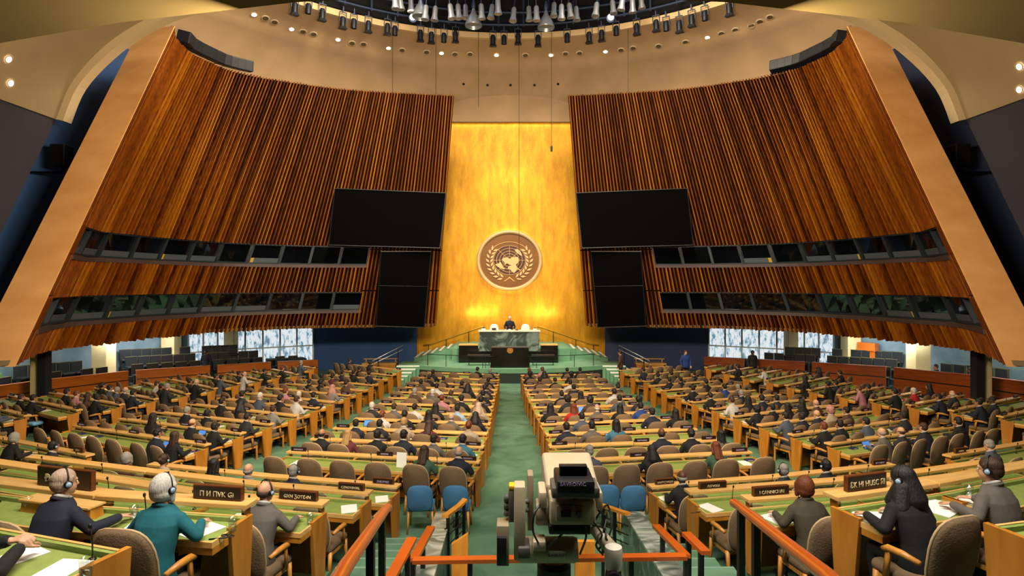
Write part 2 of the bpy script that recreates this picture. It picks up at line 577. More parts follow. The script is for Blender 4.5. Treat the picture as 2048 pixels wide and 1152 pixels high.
    o1, o2 = W(0.06, 0, -.47), W(0.06, 1, -.47)
    mb.add([ob + Vector((0, .2, 0)), o1, o2, ot + Vector((0, .2, 0))], [(0, 1, 2, 3)])
    part('flank_panel', mb, M_NAVY)
    # booth windows
    for (v0, v1, tb, nw) in ((V1, V2, TLOW, 11), (V3, V4, TUP, 11)):
        for k in range(nw):
            # windows narrow towards the far end only through perspective: equal lengths along the wall
            ta, tc = TW0 + (tb - TW0) * k / nw, TW0 + (tb - TW0) * (k + 1) / nw
            WIN[0] += 1
            nm = 'window_%d' % WIN[0]
            fr = MB()
            d0, d1 = -0.16, 0.02
            g = (tc - ta) * 0.045
            vb = v0 + (v1 - v0) * 0.0
            for (x0, x1) in ((ta, ta + g), (tc - g, tc)):
                fr.hexa([W(x0, v0, d0), W(x1, v0, d0), W(x1, v0, d1), W(x0, v0, d1), W(x0, v1, d0), W(x1, v1, d0), W(x1, v1, d1), W(x0, v1, d1)])
            for (y0, y1) in ((v0, v0 + 0.005), (v1 - 0.005, v1)):
                fr.hexa([W(ta, y0, d0), W(tc, y0, d0), W(tc, y0, d1), W(ta, y0, d1), W(ta, y1, d0), W(tc, y1, d0), W(tc, y1, d1), W(ta, y1, d1)])
            w = link(nm, fr.mesh(nm, M_FRAMEG))
            w['kind'] = 'structure'
            pn = MB()
            x0, x1, y0, y1 = ta + g, tc - g, v0 + 0.005, v1 - 0.005
            yb = y0 + (y1 - y0) * 0.26
            ms = (x0 + x1) / 2
            for (u0, u1) in ((x0, ms), (ms, x1)):
                pn.hexa([W(u0, y0, -0.14), W(u1, y0, -0.14), W(u1, y0, -0.115), W(u0, y0, -0.115), W(u0, y1, -0.14), W(u1, y1, -0.14), W(u1, y1, -0.115), W(u0, y1, -0.115)])
            link('pane', pn.mesh('pane', M_PANE), w)
            clear = (v0 == V3 and k in (6, 8, 9, 10)) or (v0 == V1 and k in ((8, 9) if sx > 0 else (4, 5, 6, 7, 8, 9, 10)))
            if not clear:
                pl = MB()
                pl.hexa([W(x0, y0, -0.112), W(x1, y0, -0.112), W(x1, y0, -0.10), W(x0, y0, -0.10), W(x0, yb, -0.112), W(x1, yb, -0.112), W(x1, yb, -0.10), W(x0, yb, -0.10)])
                link('lower_panel', pl.mesh('lower_panel', M_PANEL_G), w)
                if (k * 7 + (1 if v0 == V1 else 0)) % 3 == 1:
                    ty = MB()
                    u0, u1 = x0 + (x1 - x0) * 0.02, x0 + (x1 - x0) * 0.13
                    ty.hexa([W(u0, y0, -0.10), W(u1, y0, -0.10), W(u1, y0, -0.09), W(u0, y0, -0.09), W(u0, yb, -0.10), W(u1, yb, -0.10), W(u1, yb, -0.09), W(u0, yb, -0.09)])
                    link('tag', ty.mesh('tag', M_TAGY), w)
    return root
wing(1, 'left')
wing(-1, 'right')

# --- gold wall, its beige head, and the blue walls beside it
gm = bpy.data.materials.new('gold_leaf')
gm.use_nodes = True
nt = gm.node_tree
b = nt.nodes['Principled BSDF']
b.inputs['Metallic'].default_value = 0.55
b.inputs['Roughness'].default_value = 0.42
tcn = nt.nodes.new('ShaderNodeTexCoord')
mp1 = nt.nodes.new('ShaderNodeMapping'); mp1.inputs['Scale'].default_value = (1.6, 1, 0.5)
n1 = nt.nodes.new('ShaderNodeTexNoise'); n1.inputs['Scale'].default_value = 1.3; n1.inputs['Detail'].default_value = 9; n1.inputs['Roughness'].default_value = 0.72
rp = nt.nodes.new('ShaderNodeValToRGB')
rp.color_ramp.elements[0].position = 0.3; rp.color_ramp.elements[0].color = lin('#a56c08')
rp.color_ramp.elements[1].position = 0.72; rp.color_ramp.elements[1].color = lin('#d89f1c')
nt.links.new(tcn.outputs['Object'], mp1.inputs[0]); nt.links.new(mp1.outputs[0], n1.inputs['Vector'])
nt.links.new(n1.outputs['Fac'], rp.inputs[0]); nt.links.new(rp.outputs[0], b.inputs['Base Color'])
mp2 = nt.nodes.new('ShaderNodeMapping'); mp2.inputs['Rotation'].default_value = (PI / 2, 0, 0)
br = nt.nodes.new('ShaderNodeTexBrick'); br.inputs['Scale'].default_value = 2.2; br.inputs['Mortar Size'].default_value = 0.012
br.offset = 0.5
bp = nt.nodes.new('ShaderNodeBump'); bp.inputs['Strength'].default_value = 0.25; bp.inputs['Distance'].default_value = 0.02
mxn = nt.nodes.new('ShaderNodeMath'); mxn.operation = 'ADD'
nt.links.new(tcn.outputs['Object'], mp2.inputs[0]); nt.links.new(mp2.outputs[0], br.inputs['Vector'])
nt.links.new(br.outputs['Fac'], mxn.inputs[0]); nt.links.new(n1.outputs['Fac'], mxn.inputs[1])
nt.links.new(mxn.outputs[0], bp.inputs['Height']); nt.links.new(bp.outputs[0], b.inputs['Normal'])

M_BEIGE = mat('beige_plaster', '#c2a078', 0.85, 0, 0.10, 0.7, bump=0.05)
GY = 37.0
mb = MB().box((-5.98, GY, -0.4), (5.98, GY + 0.4, CZ + 10.4))
gold = struct('wall_back', mb, gm)
mb = MB()
for sx in (-1, 1):
    mb.box((sx * 5.98 - 0.05, GY - 0.25, 0.2), (sx * 5.98 + 0.05, GY, CZ - 2.4)).box((sx * 5.75 - 0.02, GY - 0.02, 0.2), (sx * 5.75 + 0.02, GY + 0.0, CZ - 2.3))
link('gold_return', mb.mesh('gold_return', gm), gold)
struct('wall_back_upper', MB().box((-9, GY - 0.1, CZ + 10.4), (9, GY + 0.4, CZ + 13.2)), M_BEIGE)
struct('trim_1', MB().box((-6.2, GY - 0.35, CZ + 10.35), (6.2, GY - 0.1, CZ + 10.6)), M_BEIGE)
for sx, nm in ((-1, 'left'), (1, 'right')):
    mb = MB().box((min(sx * 13.0, sx * 6.0), 36.6, -0.4), (max(sx * 13.0, sx * 6.0), 36.9, CZ + 9))
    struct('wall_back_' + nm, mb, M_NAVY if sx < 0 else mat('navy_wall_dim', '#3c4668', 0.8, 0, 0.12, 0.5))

# --- dome with its round opening
DC = (0, 16.8)
PROF = [(16.2, 14.0), (16.8, 13.92), (17.5, 13.77), (18.3, 13.50), (18.34, 13.44), (18.9, 13.18), (19.4, 12.85), (19.9, 12.38), (20.3, 11.87), (20.65, 11.27), (20.9, 10.65), (21.1, 9.9), (21.2, 8.5)]
def dome_z(r):
    for (a, za), (c, zc) in zip(PROF, PROF[1:]):
        if a <= r <= c:
            return za + (zc - za) * (r - a) / (c - a)
    return PROF[0][1] if r < 16.2 else -99
def dome_hit(px, py):
    dx, dz = (px - CX) / F, (HY - py) / F
    Y = 21.0
    while Y < 38:
        x, z = dx * Y, dz * Y
        r = math.hypot(x, Y - DC[1])
        if r >= 16.2 and z >= dome_z(r):
            break
        Y += 0.02
    e = 0.05
    sl = (dome_z(min(r + e, 21.15)) - dome_z(max(r - e, 16.21))) / (2 * e)
    ur = Vector((x, Y - DC[1], 0)).normalized()
    n = (Vector((0, 0, -1)) + ur * sl).normalized()
    return Vector((x, Y, z + CZ)), n
mb = MB()
NA = 96
for i in range(len(PROF) - 1):
    (r0, z0), (r1, z1) = PROF[i], PROF[i + 1]
    for k in range(NA):
        a0, a1 = 2 * PI * k / NA, 2 * PI * (k + 1) / NA
        if i > 3 and math.cos((a0 + a1) / 2) < 0.0:
            continue
        q = [(r * math.sin(a), DC[1] + r * math.cos(a), z + CZ) for r, z, a in ((r0, z0, a0), (r0, z0, a1), (r1, z1, a1), (r1, z1, a0))]
        mb.add(q, [(0, 1, 2, 3)])
dome = struct('ceiling', mb, M_BEIGE, 'weld')
mb = MB().lathe([(16.2, CZ + 14.0), (16.2, CZ + 14.32), (16.0, CZ + 14.32), (16.0, CZ + 14.0), (16.2, CZ + 14.0)], (0, DC[1], 0), 96, closed=False)
link('opening_rim', mb.mesh('opening_rim', mat('rim_cream', '#d8b684', 0.7)), dome)
mb = MB().lathe([(16.3, CZ + 14.3), (16.6, CZ + 15.0), (17.0, CZ + 20.0), (0.01, CZ + 20.0)], (0, DC[1], 0), 64, closed=False)
struct('ceiling_void', mb, mat('void_black', '#0b0d12', 0.9))

# --- nearer ceiling: shell with an arched edge, and the soffit above the camera
half = [(-16.3, 5.9), (-15.75, 7.2), (-14.65, 8.45), (-13.4, 9.32), (-12.1, 9.9), (-10, 10.35), (-7.8, 10.65), (-4, 10.92), (0, 11.0)]
def smooth_line(p, k=5):
    out = []
    for i in range(len(p) - 1):
        a, b, c, d = p[max(i - 1, 0)], p[i], p[i + 1], p[min(i + 2, len(p) - 1)]
        for j in range(k):
            t = j / k
            out.append(tuple(0.5 * (2 * b[q] + (c[q] - a[q]) * t + (2 * a[q] - 5 * b[q] + 4 * c[q] - d[q]) * t * t + (3 * b[q] - a[q] - 3 * c[q] + d[q]) * t ** 3) for q in (0, 1)))
    return out + [p[-1]]
half = smooth_line(half)
arch = half + [(-x, z) for x, z in half[-2::-1]]
mb = MB()
n = len(arch)
ys = (7.8, 14, 20.6)
vs = [(x, y, z + CZ) for y in ys for x, z in arch]
mb.add(vs, [(j * n + i, j * n + i + 1, (j + 1) * n + i + 1, (j + 1) * n + i) for j in range(len(ys) - 1) for i in range(n - 1)])
shell = struct('ceiling_shell', mb, mat('shell_plaster', '#9b8560', 0.85, 0, 0.08, 0.6), 'weld')
mb = MB()
for i in range(n - 1):
    (x0, z0), (x1, z1) = arch[i], arch[i + 1]
    k = 0.965
    q = [(x0, z0), (x1, z1), (x1 * 0.985, z1 - 0.05 - 0.14 * min(1, (16.3 - abs(x1)) / 1.6)), (x0 * 0.985, z0 - 0.05 - 0.14 * min(1, (16.3 - abs(x0)) / 1.6))]
    mb.hexa([(x, 20.6, z + CZ) for x, z in q] + [(x, 21.0, z + CZ) for x, z in q])
link('arch_lip', mb.mesh('arch_lip', mat('lip_plaster', '#cdb48a', 0.8)), shell)
edge = [(-12, 11.2), (-8.5, 9.55), (-6, 8.8), (-3.04, 8.16), (0, 7.9), (3.04, 8.16), (6, 8.8), (8.5, 9.55), (12, 11.2)]
mb = MB().slab([(-12, -3)] + edge[::-1][::-1] + [(12, -3)], CZ + 4.0, CZ + 4.5)
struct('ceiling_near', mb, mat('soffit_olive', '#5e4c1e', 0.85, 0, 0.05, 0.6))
struct('wall_behind', MB().box((-12, -3.3, 0), (12, -3.0, CZ + 4.5)), mat('rear_wall', '#4a4038', 0.8))

# --- side walls
M_DARKW = mat('dark_side_wall', '#2b2830', 0.85, 0, 0.1, 0.8)
for sx, nm in ((-1, 'left'), (1, 'right')):
    prof = [(4, 6.0), (20.7, 6.0), (18.3, 1.4), (17.0, -2.3), (4, -2.3)]
    mb = MB()
    vs = [(sx * 16.35, y, z + CZ) for y, z in prof] + [(sx * 16.75, y, z + CZ) for y, z in prof]
    m5 = len(prof)
    mb.add(vs, [tuple(range(m5)), tuple(range(2 * m5 - 1, m5 - 1, -1))] + [(i, (i + 1) % m5, m5 + (i + 1) % m5, m5 + i) for i in range(m5)])
    struct('wall_side_' + nm, mb, M_DARKW)
    mb = MB().box((min(sx * 17.9, sx * 18.3), 15, CZ - 2.2), (max(sx * 17.9, sx * 18.3), 34, CZ + 11))
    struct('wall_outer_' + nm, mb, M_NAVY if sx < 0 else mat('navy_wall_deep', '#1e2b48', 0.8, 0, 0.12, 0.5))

# --- the zone under the wings
M_STONE = mat('blue_stone', '#7f949b', 0.35, 0, 0.25, 1.1, (1, 1, 1), 0.0, col2='#5c747c', detail=8)
OUT = [(12.6, 36.6), (16.0, 34.6), (18.3, 32.6), (20.1, 29.6), (21.5, 26.0), (22.2, 22.0), (22.4, 14.0)]
lit = bpy.data.materials.new('lit_lobby_window')
lit.use_nodes = True
nt = lit.node_tree
b = nt.nodes['Principled BSDF']
tcn = nt.nodes.new('ShaderNodeTexCoord'); mp1 = nt.nodes.new('ShaderNodeMapping'); mp1.inputs['Scale'].default_value = (2.2, 2.2, 0.8)
vo = nt.nodes.new('ShaderNodeTexNoise'); vo.inputs['Scale'].default_value = 2.6; vo.inputs['Detail'].default_value = 2; vo.inputs['Roughness'].default_value = 0.7
rp = nt.nodes.new('ShaderNodeValToRGB')
rp.color_ramp.elements[0].position = 0.36; rp.color_ramp.elements[0].color = lin('#6f93a6')
rp.color_ramp.elements[1].position = 0.52; rp.color_ramp.elements[1].color = lin('#f2f8fb')
e = rp.color_ramp.elements.new(0.43); e.color = lin('#b4d0de')
nt.links.new(tcn.outputs['Object'], mp1.inputs[0]); nt.links.new(mp1.outputs[0], vo.inputs['Vector']); nt.links.new(vo.outputs['Fac'], rp.inputs[0])
nt.links.new(rp.outputs[0], b.inputs['Emission Color']); b.inputs['Emission Strength'].default_value = 0.85
b.inputs['Base Color'].default_value = (0.02, 0.03, 0.04, 1); b.inputs['Roughness'].default_value = 0.1
M_MULL = mat('mullion_pale', '#b8c6cc', 0.5, 0.3)
for sx, nm in ((-1, 'left'), (1, 'right')):
    mb = MB()
    pts = [(x * sx, y) for x, y in OUT]
    for i, (a, c) in enumerate(zip(pts, pts[1:])):
        if i in (0, 1):
            continue
        mb.hexa([(a[0], a[1], -0.5), (c[0], c[1], -0.5), (c[0] + sx * .3, c[1] + .1, -0.5), (a[0] + sx * .3, a[1] + .1, -0.5),
                 (a[0], a[1], CZ - 2.3), (c[0], c[1], CZ - 2.3), (c[0] + sx * .3, c[1] + .1, CZ - 2.3), (a[0] + sx * .3, a[1] + .1, CZ - 2.3)])
    struct('wall_gallery_' + nm, mb, M_STONE)
    for i in (0, 1):        # bright windows to the lobby
        a, c = Vector((*pts[i], 0)), Vector((*pts[i + 1], 0))
        WIN[0] += 1
        nm2 = 'window_%d' % WIN[0]
        d = (c - a).normalized()
        fr = MB()
        nb = 4
        for k in range(nb + 1):
            q = a.lerp(c, k / nb)
            fr.beam((q.x, q.y, 0.0), (q.x, q.y, CZ - 2.3), 0.09, 0.09, (d.x, d.y, 0))
        for z in (1.3, CZ - 2.35):
            fr.beam((a.x, a.y, z), (c.x, c.y, z), 0.09, 0.08)
        w = link(nm2, fr.mesh(nm2, M_MULL)); w['kind'] = 'structure'
        pn = MB()
        nr = Vector((-d.y, d.x, 0)) * 0.02
        q = [a - nr, c - nr, c + nr, a + nr]
        pn.hexa([(v.x, v.y, 0.0) for v in q] + [(v.x, v.y, CZ - 2.32) for v in q])
        link('pane', pn.mesh('pane', lit), w)
    # underside of the wing zone
    mb = MB()
    nb = 30
    inner = [fB(k / nb) for k in range(nb + 1)][::-1]
    poly = [(p.x * -sx, p.y) for p in inner] + [(sx * 14.5, 14.0)] + pts[::-1] + [(sx * 5.9, 36.6)]
    mb.slab(poly if sx > 0 else poly[::-1], CZ - 2.33, CZ - 2.2)
    struct('ceiling_gallery_' + nm, mb, mat('gallery_ceiling', '#6a5a44', 0.8))
    # columns
    for k, (x, y, r) in enumerate(((16.55, 34.0, 0.30), (18.55, 31.4, 0.36), (19.55, 27.6, 0.36), (17.85, 21.6, 0.13))):
        mb = MB().rbox((x * sx - r, y - r, -0.3), (x * sx + r, y + r, CZ - 2.3), 0.03)
        struct('trim_%d' % (2 + k + (4 if sx > 0 else 0)), mb, M_CREAM)
    mb = MB().box((min(sx * 17.55, sx * 17.25), 21.3, -0.3), (max(sx * 17.55, sx * 17.25), 21.6, CZ - 2.3))
    struct('wall_pier_' + nm, mb, mat('dark_pier', '#14161a', 0.7))

# ------------------------------------------------------------------ armchair and its parts
def back_shell(w, z0, z1, th, recline=0.16, n=26, low=0.86):
    """curved chair back with a round top; returns (body, outline points)"""
    mb = MB()
    out = []
    H = z1 - z0
    for k in range(n):
        a = 2 * PI * k / n - PI / 2
        ca, sa = math.cos(a), math.sin(a)
        if sa >= 0:
            x = math.copysign(abs(ca) ** 0.62, ca); z = 0.52 + 0.48 * abs(sa) ** 0.8
        else:
            x = math.copysign(abs(ca) ** 0.35, ca) * (low + (1 - low) * (1 - abs(sa))); z = 0.52 - 0.52 * abs(sa) ** 0.5
        out.append((x * w, z))
    def y_at(x, z):
        return -0.26 - recline * z * H / 0.6 * 0.62 + 0.45 * x * x
    layers = [(0.0, -0.5 * th - 0.018, True), (0.88, -0.5 * th - 0.012, False), (1.0, -0.2 * th, False), (1.0, 0.2 * th, False), (0.88, 0.5 * th + 0.006, False), (0.0, 0.5 * th + 0.012, True)]
    vs, fs, idx = [], [], []
    for s, dy, single in layers:
        st = len(vs)
        if single:
            vs.append((0, y_at(0, 0.5) + dy, z0 + 0.5 * H)); idx.append((st, 1))
        else:
            for x, z in out:
                zz = 0.5 + (z - 0.5) * s
                vs.append((x * s, y_at(x * s, zz) + dy, z0 + zz * H))
            idx.append((st, n))
    for (a, na), (b, nb) in zip(idx, idx[1:]):
        for k in range(n):
            k2 = (k + 1) % n
            if na == 1: fs.append((a, b + k, b + k2))
            elif nb == 1: fs.append((a + k, b, a + k2))
            else: fs.append((a + k, b + k, b + k2, a + k2))
    mb.add(vs, fs)
    rim = [Vector((x, y_at(x, z), z0 + z * H)) for x, z in out]
    return mb, rim

shell_mb, rim = back_shell(0.262, 0.36, 1.0, 0.055)
CH = {}
CH['backrest'] = shell_mb.mesh('armchair_backrest', M_TAN, True)
CH['piping'] = MB().tube(rim + [rim[0]], 0.011, 6, False).mesh('armchair_piping', M_PIPE, True)
CH['seat'] = MB().rbox((-0.245, -0.25, 0.34), (0.245, 0.25, 0.45), 0.045).mesh('armchair_seat', M_TAN, True)
for s in (-1, 1):
    am = MB().tube([(s * 0.285, -0.24, 0.615), (s * 0.30, -0.10, 0.635), (s * 0.30, 0.02, 0.63), (s * 0.29, 0.08, 0.60)], [0.022, 0.03, 0.03, 0.02], 8)
    am.beam((s * 0.292, 0.02, 0.63), (s * 0.272, 0.07, 0.36), 0.028, 0.05)
    CH['armrest%d' % s] = am.mesh('armchair_armrest', M_LEG, True)
    for f in (-1, 1):
        y0, y1 = (0.19, 0.20) if f > 0 else (-0.2, -0.27)
        lg = MB().tube([(s * 0.225, y0, 0.36), (s * 0.24, y1, 0.0)], [0.03, 0.018], 8)
        CH['leg%d%d' % (s, f)] = lg.mesh('armchair_leg', M_LEG, True)
CH['rail'] = MB().box((-0.23, -0.21, 0.30), (0.23, 0.21, 0.345)).mesh('armchair_seat_rail', M_LEG)
# a coarser copy for the far rows: fewer parts
CH['base'] = MB().beam((-.23, .2, .36), (-.24, .2, 0), .035, .035).beam((.23, .2, .36), (.24, .2, 0), .035, .035).beam((-.22, -.2, .36), (-.23, -.27, 0), .035, .035).beam((.22, -.2, .36), (.23, -.27, 0), .035, .035).box((-.23, -.21, .3), (.23, .21, .345)).mesh('armchair_base', M_LEG)

def armchair(loc, rz, label, group, detail):
    o = thing('armchair', label, 'chair', loc, (0, 0, rz), group)
    b = link('backrest', CH['backrest'], o)
    link('seat', CH['seat'], o)
    if detail >= 2:
        link('piping', CH['piping'], b)
    if detail >= 1:
        for s in (-1, 1):
            link('armrest', CH['armrest%d' % s], o)
    if detail >= 2:
        for s in (-1, 1):
            for f in (-1, 1):
                link('leg', CH['leg%d%d' % (s, f)], o)
        link('seat_rail', CH['rail'], o)
    else:
        link('base', CH['base'], o)
    return o

bl_mb, brim = back_shell(0.225, 0.42, 0.88, 0.05, 0.1, low=0.94)
BL = {'backrest': bl_mb.mesh('side_chair_backrest', M_BLUE, True),
      'seat': MB().rbox((-0.23, -0.22, 0.39), (0.23, 0.23, 0.47), 0.035).mesh('side_chair_seat', M_BLUE, True)}
for s in (-1, 1):
    for f in (-1, 1):
        BL['leg%d%d' % (s, f)] = MB().tube([(s * 0.2, f * 0.19, 0.40), (s * 0.22, f * 0.22, 0)], [0.022, 0.014], 8).mesh('side_chair_leg', M_LEG, True)
def blue_chair(loc, rz, label, group=None):
    o = thing('side_chair', label, 'chair', loc, (0, 0, rz), group)
    link('backrest', BL['backrest'], o); link('seat', BL['seat'], o)
    for s in (-1, 1):
        for f in (-1, 1):
            link('leg', BL['leg%d%d' % (s, f)], o)
    return o

# ------------------------------------------------------------------ desk
def desk(A, B, label, group, near=False, mics=True, rail=True):
    """A, B: rail ends (left, right; world, on the rail top). local +y points to the podium"""
    d = B - A
    L = math.hypot(d.x, d.y)
    a = math.atan2(d.y, d.x)
    mid = (A + B) / 2
    tilt = math.atan2(d.z, L)
    o = thing('delegate_desk', label, 'desk', (mid.x, mid.y, mid.z - RAILH), (0, -tilt, a), group)
    h = L / 2
    if rail:
        link('rail', MB().rbox((-h, -0.09, 0.795), (h, 0.09, RAILH), 0.008).mesh('desk_rail', M_RAIL), o)
    pm = MB()
    npst = max(2, int(L / 1.3) + 1)
    for i in range(npst):
        x = -h + 0.06 + (L - 0.12) * i / (npst - 1)
        pm.box((x - 0.012, -0.05, 0.70), (x + 0.012, 0.05, 0.797))
    if rail: link('rail_support', pm.mesh('desk_rail_support', M_PANEL), o)
    if near and rail:
        link('glass_screen', MB().box((-h + 0.03, -0.056, 0.70), (h - 0.03, -0.05, 0.795)).mesh('desk_glass', M_GLASS), o)
    link('worktop', MB().box((-h + 0.02, -0.52, 0.672), (h - 0.02, -0.10, 0.70)).mesh('desk_worktop', M_GREEN), o)
    eg = MB().box((-h, -0.105, 0.70), (h, -0.082, 0.745)).box((-h, -0.545, 0.66), (h, -0.52, 0.708)).box((-h, -0.52, 0.66), (-h + 0.02, -0.1, 0.708)).box((h - 0.02, -0.52, 0.66), (h, -0.1, 0.708))
    link('edging', eg.mesh('desk_edging', M_RAIL), o)
    lg = MB().box((-h, -0.135, 0.70), (h, -0.105, 0.738))
    link('ledge', lg.mesh('desk_ledge', M_GREEN), o)
    link('fascia', MB().box((-h, -0.54, 0.60), (h, -0.515, 0.66)).box((-h, -0.515, 0.60), (-h + .02, -0.335, 0.66)).box((h - .02, -0.515, 0.60), (h, -0.33, 0.66)).mesh('desk_fascia', M_DESK), o)
    link('front_panel', MB().box((-h, -0.10, 0.05), (h, -0.06, 0.70)).mesh('desk_front_panel', M_PANEL), o)
    for s in (-1, 1):
        x = s * h
        q = [(-0.27, 0.0), (-0.07, 0.0), (-0.02, 0.735), (-0.33, 0.735)]
        em = MB()
        vs = [(x - 0.022, y, z) for y, z in q] + [(x + 0.022, y, z) for y, z in q]
        em.add(vs, [(0, 1, 2, 3), (7, 6, 5, 4), (0, 4, 5, 1), (1, 5, 6, 2), (2, 6, 7, 3), (3, 7, 4, 0)])
        link('end_panel', em.mesh('desk_end_panel', M_PANEL), o)
    if near:
        nse = max(1, round(L / 0.72))
        for i in range(nse):
            x = -h + L * (i + 0.5) / nse
            if mics and i % 2 == 0:
                mm = MB().tube([(x + .22, -0.17, 0.70), (x + .22, -0.17, 0.80), (x + .225, -0.185, 0.90)], 0.005, 6).ell((x + .225, -0.19, 0.915), (0.013, 0.013, 0.022), 8, 6).lathe([(0.025, 0.70), (0.02, 0.712)], (x + .22, -0.17, 0), 10)
                link('microphone', mm.mesh('desk_microphone', M_BLACK, True), o)
            sm = MB().box((x - 0.04, -0.548, 0.61), (x + 0.04, -0.540, 0.65))
            sm.mi = 1
            sm.box((x - 0.028, -0.552, 0.618), (x + 0.028, -0.545, 0.642))
            link('socket_plate', sm.mesh('desk_socket', [mat('steel', '#8a8d8c', 0.35, 0.9), M_BLACK]), o)
    o['L'] = L
    return o

def in_desk(o, x, y, z):     # desk-local point -> world
    M = Matrix.Translation(o.location) @ o.rotation_euler.to_matrix().to_4x4()
    return M @ Vector((x, y, z))

# ------------------------------------------------------------------ name plates and paper
def glyphs(mb, x0, x1, z0, z1, y, n, rnd):
    """irregular letter-like strokes, as the small plates read in the photograph"""
    w = (x1 - x0) / n
    for i in range(n):
        a, b = x0 + i * w + w * 0.1, x0 + (i + 1) * w - w * 0.12
        t = w * 0.22
        k = rnd.randrange(6)
        S_ = []
        if k in (0, 2, 3, 5): S_.append((a, z0, a + t, z1))
        if k in (0, 3): S_.append((b - t, z0, b, z1))
        if k in (1, 2, 4, 5): S_.append((a, z1 - t, b, z1))
        if k in (1, 4, 2): S_.append((a, z0, b, z0 + t))
        if k in (0, 2, 4): S_.append((a, (z0 + z1) / 2 - t / 2, b, (z0 + z1) / 2 + t / 2))
        if k == 1: S_.append(((a + b) / 2 - t / 2, z0, (a + b) / 2 + t / 2, z1))
        if k == 3: S_.append((a, (z0 + z1) / 2, b, (z0 + z1) / 2 + t))
        for q in S_:
            mb.box((q[0], y - 0.002, q[1]), (q[2], y + 0.002, q[3]))

PLATES = []
for v in range(7):
    rnd = random.Random(v)
    mb = MB().box((-0.19, -0.02, 0.0), (0.19, 0.02, 0.085))
    mb.mi = 1
    n = (8, 10, 7, 9, 11, 8, 6)[v]
    glyphs(mb, -0.012 * n, 0.012 * n, 0.028, 0.058, -0.021, n, rnd)
    PLATES.append(mb.mesh('name_plate', [M_PLATE, M_LETTER]))
BIGPLATE_TXT = {}
def text_mesh(txt, h, m, depth=0.003):
    c = bpy.data.curves.new('lettering', 'FONT')
    c.body = txt; c.size = h * 1.4; c.extrude = depth; c.align_x = 'CENTER'; c.resolution_u = 2
    o = bpy.data.objects.new('lettering', c); COL.objects.link(o)
    dg = bpy.context.evaluated_depsgraph_get(); dg.update()
    me = bpy.data.meshes.new_from_object(o.evaluated_get(dg))
    bpy.data.objects.remove(o); bpy.data.curves.remove(c)
    me.transform(Matrix.Rotation(PI / 2, 4, 'X'))
    me.materials.clear(); me.materials.append(m)
    return me
def name_plate(o, x, label, big=None, w=0.62, h=0.14, letters=None):
    """a plate standing on the rail of desk o at local x"""
    p = in_desk(o, x, 0.0, RAILH + .002)
    r = o.rotation_euler.copy()
    if big is None:
        q = link('name_plate', PLATES[random.randrange(7)], None, p, r, 0.9)
        return tag(q, label, 'name plate', 'dark name plates on the desk rails')
    t = thing('name_plate', label, 'name plate', p, r, 'name plates on the nearest desks')
    link('frame', MB().rbox((-w / 2 - 0.015, -0.02, 0), (w / 2 + 0.015, 0.025, h + 0.02), 0.006).mesh('name_plate_frame', M_BROWNP), t)
    f = link('face', MB().box((-w / 2, -0.025, 0.012), (w / 2, -0.019, h + 0.006)).mesh('name_plate_face', M_PLATE), t)
    me = text_mesh(big, h * 0.42, letters or M_LETTERC)
    xs = [v.co.x for v in me.vertices]
    k = min(1.0, (w * 0.92) / max(1e-3, max(xs) - min(xs)))
    link('lettering', me, f, (0, -0.027, h * 0.30), (0, 0, 0), (k, 1, 1))
    return t

PAPER = MB().box((-0.105, -0.148, 0), (0.105, 0.148, 0.004)).mesh('paper_sheet', M_PAPER)
BOOK = MB()
BOOK.box((-0.2, -0.14, 0), (0.0, 0.14, 0.008)); BOOK.box((0.004, -0.14, 0), (0.2, 0.14, 0.008))
BOOKM = BOOK.mesh('open_folder', M_PAPER)
def paper(o, x, y, label, rz=0.0, kind=0):
    lim = o['L'] / 2 - (.17 if kind == 0 else .26)
    x = min(max(x, -lim), lim)
    y = min(max(y, -.345), -.30)
    p = in_desk(o, x, y, 0.7015)
    r = o.rotation_euler.copy(); r.z += rz
    q = link('paper_sheet' if kind == 0 else 'open_folder', PAPER if kind == 0 else BOOKM, None, p, r)
    return tag(q, label, 'paper', 'papers lying on the desks')
TAB = MB().rbox((-0.13, -0.09, 0), (0.13, 0.09, 0.012), 0.004)
TAB.mi = 1
TAB.box((-0.118, -0.078, 0.0121), (0.118, 0.078, 0.0131))
TABM = TAB.mesh('tablet', [M_BLACK, mat('screen_blue', '#4d86d8', 0.3, emit=0.5)])
KEYM = MB().rbox((-0.10, -0.05, 0), (0.10, 0.05, 0.03), 0.008)
KEYM.mi = 1
KEYM.box((-0.06, -0.052, 0.012), (0.06, -0.048, 0.024))
KEYMM = KEYM.mesh('voting_console', [mat('console_blue', '#1d1f58', 0.35), M_LETTER])
def console(o, x, label):
    lim = o['L'] / 2 - .15
    x = min(max(x, -lim), lim)
    q = link('voting_console', KEYMM, None, in_desk(o, x, -0.2, 0.7005), o.rotation_euler.copy())
    return tag(q, label, 'console', 'small dark blue consoles on the desks')

# water glass
def water_glass(p, label, s=1.0):
    t = thing('water_glass', label, 'glass', p, (0, 0, 0), None, s)
    link('tumbler', MB().lathe([(0.030, 0.0), (0.034, 0.06), (0.038, 0.115), (0.0355, 0.115), (0.032, 0.06), (0.028, 0.008), (0.001, 0.008)], n=20, closed=False).mesh('tumbler', glass_mat('tumbler_glass', (0.97, 0.98, 0.98, 1), 0.86, 0.12), True), t)
    link('water', MB().lathe([(0.0275, 0.009), (0.0315, 0.058), (0.001, 0.058)], n=20).mesh('water', glass_mat('water', (0.86, 0.93, 0.93, 1), 0.9, 0.12), True), t)
    return t

